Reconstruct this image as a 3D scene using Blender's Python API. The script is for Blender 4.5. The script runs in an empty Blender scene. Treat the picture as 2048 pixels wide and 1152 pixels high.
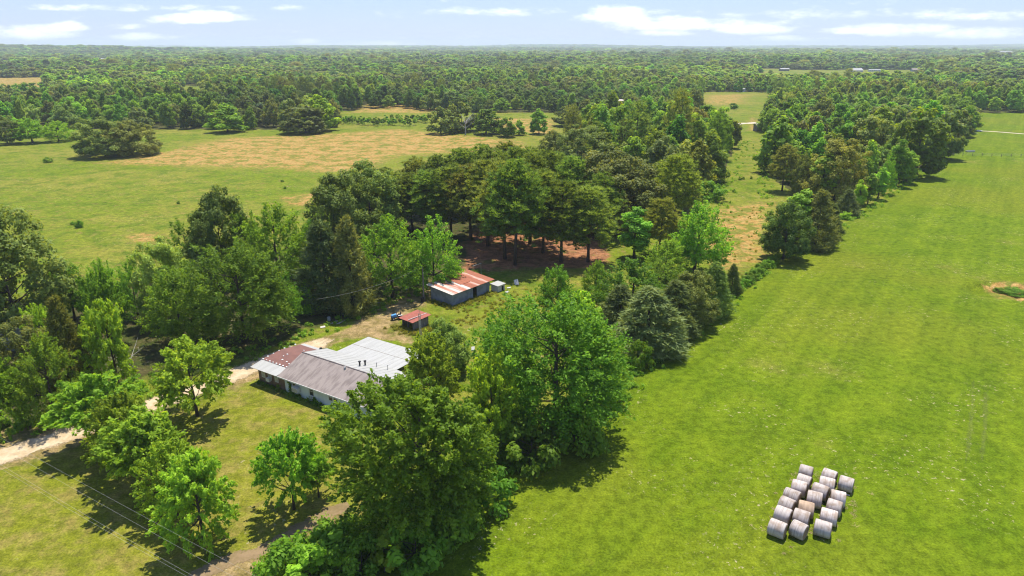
import bpy, math, random
import numpy as np
from mathutils import Vector, Matrix
R = math.radians
scene = bpy.context.scene
col = scene.collection
# ------------------------------------------------------------------ camera
CAM_H = 44.0
FOC = 1365.0                                   # focal length in pixels of a 2048 wide frame
PITCH = math.atan(486 / FOC)
cam_data = bpy.data.cameras.new('camera'); cam_data.sensor_width = 36; cam_data.lens = 36 * FOC / 2048
cam_data.clip_start = 0.5; cam_data.clip_end = 60000
cam = bpy.data.objects.new('camera', cam_data); col.objects.link(cam)
cam.location = (0, 0, CAM_H); cam.rotation_euler = (R(90) - PITCH, 0, 0)
scene.camera = cam
# ------------------------------------------------------------------ light
SUN_EL, SUN_AZ = R(69), R(14)                  # azimuth from +Y towards +X
SUN_STRENGTH, SKY_STRENGTH, EXPOSURE = 4.4, 0.15, 0.80
sv = Vector((math.sin(SUN_AZ) * math.cos(SUN_EL), math.cos(SUN_AZ) * math.cos(SUN_EL), math.sin(SUN_EL)))
sd = bpy.data.lights.new('sun', 'SUN'); sd.energy = SUN_STRENGTH; sd.angle = R(0.6); sd.color = (1.0, 0.935, 0.80)
sun = bpy.data.objects.new('sun', sd); col.objects.link(sun)
sun.rotation_euler = (-sv).to_track_quat('-Z', 'Y').to_euler()
scene.view_settings.view_transform = 'Standard'; scene.view_settings.look = 'None'
scene.view_settings.exposure = EXPOSURE; scene.view_settings.gamma = 1; scene.view_settings.use_curve_mapping = False
cy = scene.cycles
cy.max_bounces = 6; cy.diffuse_bounces = 3; cy.glossy_bounces = 2; cy.transmission_bounces = 4; cy.transparent_max_bounces = 12; cy.volume_bounces = 1
cy.use_denoising = True; cy.filter_width = 1.15

class NT:                                       # small node helper
    def __init__(s, tree): s.t = tree; s.n = tree.nodes; s.l = tree.links
    def add(s, kind, ins=None, **kw):
        n = s.n.new(kind)
        for k, v in kw.items(): setattr(n, k, v)
        for k, v in (ins or {}).items():
            if isinstance(v, bpy.types.NodeSocket): s.l.new(v, n.inputs[k])
            else: n.inputs[k].default_value = v
        return n
    def math(s, op, a, b=0.0, c=0.0, clamp=False):
        n = s.add('ShaderNodeMath', {0: a, 1: b, 2: c}, operation=op); n.use_clamp = clamp; return n.outputs[0]
    def mix(s, f, a, b, blend='MIX'):
        n = s.add('ShaderNodeMix', data_type='RGBA', blend_type=blend)
        for k, v in ((0, f), (6, a), (7, b)):
            if isinstance(v, bpy.types.NodeSocket): s.l.new(v, n.inputs[k])
            elif k == 0: n.inputs[k].default_value = v
            else: n.inputs[k].default_value = tuple(v) + ((1,) if len(v) == 3 else ())
        return n.outputs[2]
    def ramp(s, f, lo, hi):
        n = s.add('ShaderNodeMapRange', {0: f, 1: lo, 2: hi, 3: 0.0, 4: 1.0}); n.interpolation_type = 'SMOOTHSTEP'; return n.outputs[0]
    def noise(s, vec, scale, detail=3, rough=0.55, out=0):
        return s.add('ShaderNodeTexNoise', {'Vector': vec, 'Scale': scale, 'Detail': detail, 'Roughness': rough}).outputs[out]
    def attr(s, name): return s.add('ShaderNodeAttribute', attribute_name=name).outputs['Fac']

SKY_TINT = (0.92, 1.06, 1.60)
# ------------------------------------------------------------------ sky with scattered fair weather cumulus
def frame_dir(px, py):                          # direction (east over north, up over north) of a spot in the sky
    d = (px - 1024) / FOC; v = (py - 576) / FOC
    y = math.cos(PITCH) - v * math.sin(PITCH); z = -math.sin(PITCH) - v * math.cos(PITCH)
    return d / y, z / y
world = bpy.data.worlds.new('World'); scene.world = world; world.use_nodes = True
w = NT(world.node_tree); w.n.clear()
sky = w.add('ShaderNodeTexSky', sky_type='NISHITA'); sky.sun_disc = False
sky.sun_elevation = SUN_EL; sky.sun_rotation = SUN_AZ; sky.altitude = 100; sky.air_density = 1.0; sky.dust_density = 0.3; sky.ozone_density = 3.0
tc = w.add('ShaderNodeTexCoord').outputs['Generated']
sx = w.add('ShaderNodeSeparateXYZ', {0: tc})
X, Y, Z = sx.outputs
yc = w.math('MAXIMUM', Y, 0.05)
u = w.math('DIVIDE', X, yc); h = w.math('DIVIDE', Z, yc)
front = w.ramp(Y, 0.25, 0.45)
uv = w.add('ShaderNodeCombineXYZ', {0: u, 1: w.math('MULTIPLY', h, 3.2), 2: 0.0}).outputs[0]
n_big = w.noise(uv, 14, 6, 0.62); n_fine = w.noise(uv, 46, 4, 0.6)
clouds = None
for (cx, cyy, rx, ry, s) in [(55, 66, 105, 17, 1), (130, 55, 45, 12, 1), (285, 74, 62, 9, .95), (250, 54, 38, 6, .5), (400, 38, 92, 12, 1), (415, 28, 45, 10, .9),
                             (612, 83, 34, 7, .9), (990, 24, 130, 9, .42), (1180, 36, 50, 10, .7), (1240, 30, 70, 20, 1), (1330, 48, 130, 17, 1), (1320, 66, 70, 7, .8), (1500, 56, 80, 16, 1),
                             (1420, 50, 170, 12, .8), (1310, 24, 36, 6, .6), (1800, 60, 120, 15, 1), (1970, 68, 110, 13, 1), (1700, 62, 60, 8, .8), (740, 88, 120, 5, .5), (1560, 78, 90, 6, .5), (300, 16, 260, 6, .35), (1800, 30, 300, 9, .3),
                             (-250, 55, 150, 16, 1), (2330, 50, 160, 18, 1)]:
    u0, h0 = frame_dir(cx, cyy)
    du = w.math('DIVIDE', w.math('SUBTRACT', u, u0), rx / FOC)
    dh = w.math('DIVIDE', w.math('SUBTRACT', h, h0), ry / FOC)
    dn = w.math('MULTIPLY', w.math('MINIMUM', dh, 0.0), 0.7)          # flatter, softer base
    q = w.math('SUBTRACT', 1.0, w.math('ADD', w.math('MULTIPLY', du, du), w.math('ADD', w.math('MULTIPLY', dh, dh), w.math('MULTIPLY', dn, dn))))
    q = w.math('MULTIPLY', w.math('MAXIMUM', q, -1.5), s)
    clouds = q if clouds is None else w.math('MAXIMUM', clouds, q)
clouds = w.math('ADD', clouds, w.math('ADD', w.math('MULTIPLY', w.math('SUBTRACT', n_big, 0.5), 3.0), w.math('MULTIPLY', w.math('SUBTRACT', n_fine, 0.5), 1.2)))
clouds = w.math('MULTIPLY', w.ramp(clouds, -0.2, 1.3), front)
zc = w.math('MAXIMUM', Z, 0.06)                # the same cumulus overhead and behind
ov = w.add('ShaderNodeCombineXYZ', {0: w.math('DIVIDE', X, zc), 1: w.math('DIVIDE', Y, zc), 2: 3.0}).outputs[0]
over = w.math('MULTIPLY', w.ramp(w.noise(ov, 0.9, 6, 0.6), 0.56, 0.72), w.ramp(Z, 0.09, 0.2))
cover = w.math('MAXIMUM', clouds, over)
sky_g = w.add('ShaderNodeGamma', {0: sky.outputs[0], 1: 0.55}).outputs[0]
sky_col = w.mix(1.0, sky_g, SKY_TINT, 'MULTIPLY')
skyc = w.mix(w.math('MULTIPLY', cover, 0.78), sky_col, (6.6, 6.65, 6.75))
bg = w.add('ShaderNodeBackground', {0: skyc, 1: SKY_STRENGTH})
out = w.add('ShaderNodeOutputWorld', {0: bg.outputs[0]})

# ------------------------------------------------------------------ survey helpers (spots read off the photo as places on the ground)
def at(px, py, z=0.0):
    d = (px - 1024) / FOC; v = (py - 576) / FOC
    y = math.cos(PITCH) - v * math.sin(PITCH); zz = -math.sin(PITCH) - v * math.cos(PITCH)
    t = (z - CAM_H) / zz
    return d * t, y * t
def depth_of(x, y, z=0.0): return y * math.cos(PITCH) + (CAM_H - z) * math.sin(PITCH)
def height_to_row(y, row):
    v = (576 - row) / FOC                       # up / depth
    c, s = math.cos(PITCH), math.sin(PITCH)
    return CAM_H + y * (v * c - s) / (c + v * s)
def pix_of(x, y, z=0.0):
    x = np.asarray(x, float); y = np.asarray(y, float)
    dep = y * math.cos(PITCH) + (CAM_H - z) * math.sin(PITCH); up = y * math.sin(PITCH) - (CAM_H - z) * math.cos(PITCH)
    return 1024 + FOC * x / dep, 576 - FOC * up / dep
def poly(pts): return np.array([at(*p) for p in pts])
def inside(P, x, y):
    r = np.zeros(np.shape(x), bool); n = len(P)
    for i in range(n):
        x0, y0 = P[i]; x1, y1 = P[(i + 1) % n]
        if y0 == y1: continue
        c = ((y0 > y) != (y1 > y)) & (x < (x1 - x0) * (y - y0) / (y1 - y0) + x0)
        r ^= c
    return r
def line_dist(P, x, y, closed=True):
    d = np.full(np.shape(x), 1e9); n = len(P)
    for i in range(n if closed else n - 1):
        a = P[i]; b = P[(i + 1) % n]; ab = b - a; L = max(ab @ ab, 1e-9)
        t = np.clip(((x - a[0]) * ab[0] + (y - a[1]) * ab[1]) / L, 0, 1)
        d = np.minimum(d, np.hypot(x - a[0] - t * ab[0], y - a[1] - t * ab[1]))
    return d
def soft(P, x, y, s):                           # 1 inside, 0 outside, blended over s metres
    d = line_dist(P, x, y); d = np.where(inside(P, x, y), d, -d)
    return np.clip(d / s * 0.5 + 0.5, 0, 1)
def terrain(x, y):
    x = np.asarray(x, float); y = np.asarray(y, float)
    r = np.hypot(x, y); f = np.clip((r - 900) / 3500, 0, 1); f = f * f * (3 - 2 * f)
    hills = 9 * np.sin(x / 640 + 1.3) * np.sin(y / 830) + 7 * np.sin(x / 1500 - .6 + y / 2600) + 5 * np.sin(x / 330 + y / 410)
    far = np.clip((r - 5500) / 4500, 0, 1); far = far * far
    ridge = 30 * np.exp(-((x + 2750) / 1150) ** 2 - ((y - 3900) / 800) ** 2)
    z = f * (hills * 0.62 - 2) + ridge + far * (15 + 13 * np.sin(x / 1450 + 1.7) + 9 * np.sin(x / 610) + np.where(x > 0, 8, 0))
    hx, hy = at(2012, 582)
    q = np.clip(1 - ((x - hx) / 7.5) ** 2 - ((y - hy) / 4.6) ** 2, 0, 1)
    return z - 1.1 * np.minimum(q * 2.2, 1)

# ------------------------------------------------------------------ mesh helpers
def raw_mesh(name, V, F, smooth=False):         # V (n,3), F (m,k)
    V = np.asarray(V, np.float32); F = np.asarray(F, np.int32); k = F.shape[1]
    me = bpy.data.meshes.new(name)
    me.vertices.add(len(V)); me.vertices.foreach_set('co', V.ravel())
    me.loops.add(F.size); me.loops.foreach_set('vertex_index', F.ravel())
    me.polygons.add(len(F)); me.polygons.foreach_set('loop_start', np.arange(0, F.size, k, dtype=np.int32))
    try: me.polygons.foreach_set('loop_total', np.full(len(F), k, np.int32))
    except Exception: pass
    me.update(calc_edges=True)
    if smooth: me.polygons.foreach_set('use_smooth', np.ones(len(F), bool))
    return me
class MB:
    def __init__(s): s.v = []; s.f = []
    def add(s, vs, fs):
        o = len(s.v); s.v += [tuple(p) for p in vs]; s.f += [tuple(i + o for i in f) for f in fs]; return s
    def box(s, x0, x1, y0, y1, z0, z1, m=None):
        vs = [Vector((x, y, z)) for z in (z0, z1) for x, y in ((x0, y0), (x1, y0), (x1, y1), (x0, y1))]
        if m is not None: vs = [m @ p for p in vs]
        return s.add(vs, [(3, 2, 1, 0), (4, 5, 6, 7), (0, 1, 5, 4), (1, 2, 6, 5), (2, 3, 7, 6), (3, 0, 4, 7)])
    def slab(s, quad, t):                       # quad of 4 points, thickened downwards
        q = [Vector(p) for p in quad]; n = (q[1] - q[0]).cross(q[3] - q[0]).normalized() * t
        return s.add([p - n for p in q] + q, [(3, 2, 1, 0), (4, 5, 6, 7), (0, 1, 5, 4), (1, 2, 6, 5), (2, 3, 7, 6), (3, 0, 4, 7)])
    def tube(s, pts, rad, n=8, cap=True):
        pts = [Vector(p) for p in pts]; rad = rad if hasattr(rad, '__len__') else [rad] * len(pts)
        rings = []
        for i, p in enumerate(pts):
            d = (pts[min(i + 1, len(pts) - 1)] - pts[max(i - 1, 0)]).normalized()
            a = d.orthogonal().normalized() if i == 0 else (a - d * a.dot(d)).normalized()
            b = d.cross(a)
            rings.append([p + (a * math.cos(2 * math.pi * k / n) + b * math.sin(2 * math.pi * k / n)) * rad[i] for k in range(n)])
        vs = [p for r in rings for p in r]; fs = []
        for i in range(len(pts) - 1):
            for k in range(n): fs.append((i * n + k, i * n + (k + 1) % n, (i + 1) * n + (k + 1) % n, (i + 1) * n + k))
        if cap: fs += [tuple(range(n - 1, -1, -1)), tuple(range((len(pts) - 1) * n, len(pts) * n))]
        return s.add(vs, fs)
    def build(s, name, mat, parent=None, smooth=False):
        me = bpy.data.meshes.new(name); me.from_pydata(s.v, [], s.f); me.update()
        if smooth: me.polygons.foreach_set('use_smooth', [len(p.vertices) <= 4 for p in me.polygons])
        return put(name, me, mat, parent)
def put(name, me, mat=None, parent=None):
    if mat is not None and not me.materials: me.materials.append(mat)
    o = bpy.data.objects.new(name, me); col.objects.link(o)
    if parent is not None: o.parent = parent
    return o
def empty(name, loc=(0, 0, 0), rz=0.0):
    o = bpy.data.objects.new(name, None); col.objects.link(o); o.location = loc; o.rotation_euler = (0, 0, rz); o.empty_display_size = 0.3; return o
def tag(o, label=None, cat=None, group=None, kind=None):
    for k, v in (('label', label), ('category', cat), ('group', group), ('kind', kind)):
        if v: o[k] = v
    return o
def copy_tree(o, parent=None):
    c = o.copy(); col.objects.link(c); c.parent = parent
    for ch in list(o.children): copy_tree(ch, c)
    return c

# ------------------------------------------------------------------ materials
MATS = {}
def mat(name, c, c2=None, scale=2.0, rough=0.8, metal=0.0, bump=0.0, spec=0.3, stretch=(1, 1, 1), lo=0.4, hi=0.62):
    if name in MATS: return MATS[name]
    m = bpy.data.materials.new(name); m.use_nodes = True; t = NT(m.node_tree); b = t.n['Principled BSDF']
    b.inputs['Roughness'].default_value = rough; b.inputs['Metallic'].default_value = metal; b.inputs['Specular IOR Level'].default_value = spec
    co = t.add('ShaderNodeTexCoord').outputs['Object']
    mp = t.add('ShaderNodeMapping', {0: co, 3: stretch}).outputs[0]
    n1 = t.noise(mp, scale, 5, 0.6)
    c2 = c2 or tuple(v * 0.72 for v in c)
    cc = t.mix(t.ramp(n1, lo, hi), c, c2)
    n2 = t.noise(co, 23.0, 3)
    cc = t.mix(0.35, cc, t.mix(n2, (0, 0, 0), tuple(min(1, v * 2) for v in c)), 'MIX')
    t.l.new(cc, b.inputs['Base Color'])
    if bump:
        bn = t.add('ShaderNodeBump', {'Strength': bump, 'Distance': 0.03, 'Height': n2}); t.l.new(bn.outputs[0], b.inputs['Normal'])
    MATS[name] = m; return m
def leaf_mat(name, c1, c2, trans=0.35, rough=0.55, hue=0.464):
    m = bpy.data.materials.new(name); m.use_nodes = True; t = NT(m.node_tree); t.n.clear()
    oi = t.add('ShaderNodeObjectInfo')
    c = t.mix(t.attr('tint'), c1, c2)
    c = t.mix(1.0, c, oi.outputs['Color'], 'MULTIPLY')
    tone = t.add('ShaderNodeAttribute', attribute_name='tone', attribute_type='INSTANCER').outputs['Vector']
    c = t.mix(1.0, c, t.add('ShaderNodeVectorMath', {0: tone, 1: (1, 1, 1)}, operation='ADD').outputs[0], 'MULTIPLY')
    hs = t.add('ShaderNodeHueSaturation', {'Hue': t.math('MULTIPLY_ADD', oi.outputs['Random'], 0.034, hue), 'Saturation': 1.0,
               'Value': t.math('MULTIPLY_ADD', t.math('FRACT', t.math('MULTIPLY', oi.outputs['Random'], 7.31)), 0.75, 0.85), 'Fac': 1.0, 'Color': c}).outputs[0]
    p = t.add('ShaderNodeBsdfPrincipled', {'Base Color': hs, 'Roughness': rough, 'Specular IOR Level': 0.15})
    tr = t.add('ShaderNodeBsdfTranslucent', {0: t.mix(1.0, hs, (1.45, 1.2, 0.5), 'MULTIPLY')})
    mx = t.add('ShaderNodeMixShader', {0: trans, 1: p.outputs[0], 2: tr.outputs[0]})
    t.add('ShaderNodeOutputMaterial', {0: mx.outputs[0]})
    return m
L_PECAN = leaf_mat('leaf_bright', (0.115, 0.215, 0.014), (0.300, 0.470, 0.042), 0.50, hue=.481)
L_OAK = leaf_mat('leaf_oak', (0.090, 0.138, 0.020), (0.235, 0.300, 0.060), 0.45, hue=.484)
L_ELM = leaf_mat('leaf_elm', (0.080, 0.170, 0.012), (0.215, 0.365, 0.030), 0.50, hue=.479)
L_PINE = leaf_mat('needle_pine', (0.100, 0.150, 0.028), (0.240, 0.305, 0.062), 0.45, hue=.490)
L_CEDAR = leaf_mat('needle_cedar', (0.084, 0.126, 0.028), (0.195, 0.245, 0.066), 0.40, hue=.490)
BARK = mat('bark', (0.075, 0.058, 0.042), (0.035, 0.028, 0.022), 3, 0.95, bump=0.6, stretch=(1, 1, .25))
PINEBARK = mat('pine_bark', (0.085, 0.055, 0.040), (0.040, 0.030, 0.025), 4, 0.95, bump=0.6, stretch=(1, 1, .25))
DEADWOOD = mat('dead_wood', (0.42, 0.40, 0.37), (0.26, 0.24, 0.22), 3, 0.9)

# ------------------------------------------------------------------ ground sheet
PASTURE = poly([(700, 1230), (790, 1140), (1010, 930), (1130, 880), (1240, 800), (1320, 690), (1440, 600), (1540, 521), (1640, 476), (1720, 426), (1820, 361), (1900, 301), (1938, 264), (1945, 226), (2300, 224), (2900, 224), (2900, 1500), (900, 1500)])
FAR_PASTURE = poly([(1860, 336), (1905, 300), (1940, 262), (1945, 226), (2900, 224), (2900, 306), (2048, 308)])
FB = [(-900, 255), (0, 258), (330, 259), (664, 259), (672, 224), (770, 216), (860, 222), (960, 225), (1100, 226), (1250, 236), (1330, 226), (1395, 205), (1405, 184), (1545, 184), (1945, 226), (3000, 226)]
LANE_WOOD = poly([(1130, 300), (1180, 330), (1290, 385), (1335, 420), (1390, 395), (1425, 362), (1450, 340), (1464, 300), (1466, 278), (1400, 262), (1330, 228), (1250, 245), (1180, 262)])
EAST_WOOD = poly([(1550, 362), (1590, 385), (1680, 388), (1760, 376), (1835, 340), (1888, 300), (1930, 264), (1943, 228), (1945, 186), (1545, 186), (1538, 225), (1534, 270)])
WEST_WOOD = poly([(-300, 660), (20, 640), (140, 610), (300, 560), (400, 520), (640, 500), (700, 430), (900, 400), (1060, 390), (1240, 430), (1230, 470), (900, 560), (760, 600), (560, 690), (300, 760), (140, 840), (-300, 900)])
OPEN = [poly(p) for p in ([(-60, 155), (100, 155), (96, 190), (-80, 190)], [(356, 167), (414, 175), (412, 216), (352, 212)], [(1510, 140), (1850, 140), (1860, 163), (1510, 163)], [(830, 113), (985, 113), (985, 122), (830, 122)], [(172, 116), (232, 116), (234, 126), (170, 126)],
                          [(1218, 198), (1252, 198), (1256, 232), (1212, 232)], [(1992, 107), (2025, 107), (2028, 114), (1990, 114)], [(1405, 184), (1545, 184), (1528, 225), (1516, 270), (1488, 272), (1470, 262), (1405, 250)])]
STRAW = [(poly(p), s) for p, s in [([(190, 328), (340, 300), (450, 276), (640, 268), (800, 258), (900, 268), (1050, 282), (1060, 300), (800, 312), (700, 350), (560, 338), (330, 332)], 14),
         ([(560, 392), (680, 380), (670, 410), (580, 412)], 6), ([(250, 470), (310, 462), (310, 482), (260, 485)], 4), ([(980, 236), (1110, 238), (1110, 268), (980, 262)], 8),
         ([(1420, 420), (1545, 400), (1530, 520), (1440, 545), (1400, 500)], 7), ([(1405, 190), (1500, 188), (1490, 206), (1430, 212), (1405, 204)], 30), ([(1500, 235), (1514, 235), (1512, 262), (1496, 262)], 6),
         ([(-60, 155), (100, 155), (96, 190), (-80, 190)], 10), ([(750, 200), (900, 205), (860, 226), (700, 226)], 14), ([(1962, 566), (2010, 562), (2100, 572), (2100, 604), (2020, 598)], 1.2)]]
NEEDLES = poly([(930, 540), (925, 490), (960, 455), (1050, 430), (1160, 450), (1225, 515), (1190, 536), (1100, 534), (1010, 540)])
DRY = [(poly(p), s) for p, s in [([(440, 790), (480, 740), (600, 690), (680, 660), (800, 595), (900, 540), (900, 580), (830, 620), (790, 650), (840, 690), (700, 675), (640, 700), (520, 760)], 3.5),
       ([(-60, 960), (0, 940), (180, 885), (330, 825), (330, 800), (140, 840), (-60, 870)], 3.0), ([(380, 1160), (560, 1090), (700, 1010), (680, 1050), (560, 1130), (480, 1180)], 2.0)]]
rr = [0.0] + list(np.exp(np.arange(math.log(14), math.log(16500), 0.0125)))
ang = np.unique(np.concatenate([np.linspace(-math.pi, -1.0, 26), np.linspace(-1.0, 1.0, 330), np.linspace(1.0, math.pi, 26)]))[:-1]
rr = np.array(rr[1:]); A, RR = np.meshgrid(ang, rr)
gx = (RR * np.sin(A)).ravel(); gy = (RR * np.cos(A)).ravel()
na, nr = len(ang), len(rr)
ii = (np.arange(nr - 1)[:, None] * na + np.arange(na)[None, :]).ravel(); jj = (np.arange(nr - 1)[:, None] * na + (np.arange(na)[None, :] + 1) % na).ravel()
GF = np.stack([ii, ii + na, jj + na, jj], 1)[:, ::-1]
GV = np.stack([gx, gy, terrain(gx, gy)], 1)
fan = np.array([[(k + 1) % na, k] for k in range(na)])
GV = np.vstack([GV, [[0, 0, 0]]]); GF = np.vstack([GF, np.column_stack([fan[:, 0], fan[:, 1], np.full(na, len(GV) - 1), np.full(na, len(GV) - 1)])[:0]])
gme = raw_mesh('ground', GV[:-1], GF, smooth=True)
CLEAR = [(-330, 640, 34, 45), (-90, 760, 60, 50), (150, 900, 55, 70), (-620, 980, 80, 70), (420, 1350, 110, 90), (-260, 1500, 130, 110), (760, 1750, 140, 140), (-1100, 1700, 120, 150), (60, 2300, 220, 170), (1500, 2300, 220, 200), (-700, 2700, 260, 200), (700, 3200, 300, 260)]
def forest_mask(x, y):
    px, py = pix_of(x, np.maximum(y, 5))
    f = np.interp(px, [p[0] for p in FB], [p[1] for p in FB])
    m = (py < f) & (y > 60)
    m |= inside(LANE_WOOD, x, y) | inside(EAST_WOOD, x, y)
    for P in OPEN: m &= ~inside(P, x, y)
    for (cx, cy_, a_, b_) in CLEAR: m &= ((x - cx) / a_) ** 2 + ((y - cy_) / b_) ** 2 > 1 + .35 * np.sin(x / 17 + y / 29)
    return m
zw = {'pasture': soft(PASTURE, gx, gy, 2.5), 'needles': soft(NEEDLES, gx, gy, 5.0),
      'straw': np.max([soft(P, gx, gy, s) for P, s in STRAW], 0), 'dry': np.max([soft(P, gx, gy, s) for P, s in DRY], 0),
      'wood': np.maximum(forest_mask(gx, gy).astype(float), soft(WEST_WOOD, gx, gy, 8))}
zw['lawn'] = soft(poly([(-200, 1300), (-200, 980), (180, 888), (330, 830), (520, 765), (690, 830), (720, 1000), (560, 1090), (380, 1170)]), gx, gy, 4)
for k, v in zw.items():
    a = gme.attributes.new(k, 'FLOAT', 'POINT'); a.data.foreach_set('value', v.astype(np.float32))
gm = bpy.data.materials.new('ground_grass'); gm.use_nodes = True; t = NT(gm.node_tree); b = t.n['Principled BSDF']
b.inputs['Roughness'].default_value = 0.95; b.inputs['Specular IOR Level'].default_value = 0.05
P3 = t.add('ShaderNodeTexCoord').outputs['Object']
nb, nm, ns, nt = t.noise(P3, 0.022, 4), t.noise(P3, 0.16, 5, 0.62), t.noise(P3, 0.9, 6, 0.72), t.noise(P3, 4.5, 4, 0.75)
nw = t.noise(t.add('ShaderNodeMapping', {0: P3, 1: (40, 70, 0)}).outputs[0], 0.42, 5, 0.68)
def edge(name, k=1.0, lo=0.42, hi=0.58):
    return t.ramp(t.math('ADD', t.attr(name), t.math('MULTIPLY', t.math('SUBTRACT', nm, 0.5), k)), lo, hi)
meadow = t.mix(t.ramp(nb, 0.38, 0.62), (0.125, 0.170, 0.010), (0.190, 0.188, 0.028))
meadow = t.mix(t.ramp(nm, 0.42, 0.68), meadow, (0.078, 0.126, 0.008))
meadow = t.mix(t.math('MULTIPLY', t.ramp(nw, 0.50, 0.68), 0.7), meadow, (0.195, 0.150, 0.045))
past = t.mix(t.ramp(nm, 0.36, 0.66), (0.086, 0.138, 0.004), (0.116, 0.168, 0.006))
past = t.mix(t.math('MULTIPLY', t.ramp(nb, 0.42, 0.66), 0.75), past, (0.132, 0.158, 0.010))
past = t.mix(t.math('MULTIPLY', t.ramp(nw, 0.60, 0.76), 0.5), past, (0.150, 0.160, 0.022))
straw = t.mix(t.ramp(nw, 0.35, 0.62), (0.31, 0.175, 0.050), (0.39, 0.255, 0.095))
straw = t.mix(t.math('MULTIPLY', t.ramp(t.math('ADD', t.math('MULTIPLY', nm, .5), t.math('MULTIPLY', nw, .5)), 0.485, 0.545), 0.9), straw, (0.125, 0.145, 0.018))
dry = t.mix(t.ramp(nw, 0.35, 0.62), (0.165, 0.130, 0.042), (0.30, 0.215, 0.105))
dry = t.mix(t.ramp(nm, 0.50, 0.64), dry, (0.120, 0.130, 0.022))
need = t.mix(t.ramp(nw, 0.38, 0.62), (0.31, 0.145, 0.075), (0.19, 0.090, 0.045))
need = t.mix(t.math('MULTIPLY', t.ramp(nm, .52, .66), .8), need, (0.10, 0.12, 0.02))
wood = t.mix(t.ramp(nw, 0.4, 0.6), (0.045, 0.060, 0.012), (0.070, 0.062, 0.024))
streak = t.noise(t.add('ShaderNodeMapping', {0: t.add('ShaderNodeMapping', {0: P3, 2: (0, 0, R(36))}).outputs[0], 3: (.30, .016, 1)}).outputs[0], 1.0, 3, .6)
past = t.mix(1.0, past, t.mix(t.ramp(streak, .34, .66), (.86, .89, .86), (1.13, 1.09, 1.13)), 'MULTIPLY')
past = t.mix(t.math('MULTIPLY', t.ramp(t.noise(P3, .035, 5, .7), .58, .70), .6), past, (0.165, 0.165, 0.028))
c = t.mix(edge('pasture', 0.5), meadow, past)
c = t.mix(t.math('MULTIPLY', edge('lawn', 1.4, .3, .8), .62), c, t.mix(t.ramp(nw, .4, .62), (0.165, 0.165, 0.014), (0.225, 0.185, 0.045)))
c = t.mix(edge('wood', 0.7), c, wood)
c = t.mix(t.math('MULTIPLY', edge('straw', 1.7, 0.40, 0.66), 0.9), c, straw)
c = t.mix(edge('dry', 1.1), c, dry)
c = t.mix(edge('needles', 1.0), c, need)
spots = t.math('MULTIPLY', t.ramp(t.noise(P3, 1.5, 3, 0.7), 0.61, 0.66), t.ramp(t.noise(P3, 0.07, 4, 0.6), 0.48, 0.60))
c = t.mix(1.0, c, t.mix(t.ramp(ns, 0.30, 0.70), (0.66, 0.68, 0.64), (1.30, 1.28, 1.30)), 'MULTIPLY')
c = t.mix(1.0, c, t.mix(t.ramp(nt, 0.30, 0.70), (0.66, 0.68, 0.66), (1.32, 1.30, 1.32)), 'MULTIPLY')
c = t.mix(t.math('MULTIPLY', spots, 0.7), c, (0.40, 0.34, 0.22))            # pale dried clumps
t.l.new(c, b.inputs['Base Color'])
bh = t.math('ADD', t.math('MULTIPLY', ns, 0.22), t.math('MULTIPLY', nt, 0.10))
bp = t.add('ShaderNodeBump', {'Strength': 0.8, 'Distance': 1.0, 'Height': bh}); t.l.new(bp.outputs[0], b.inputs['Normal'])
ground = tag(put('ground', gme, gm), 'rolling green pasture and meadow reaching to the horizon', None, None, 'structure')

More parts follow.
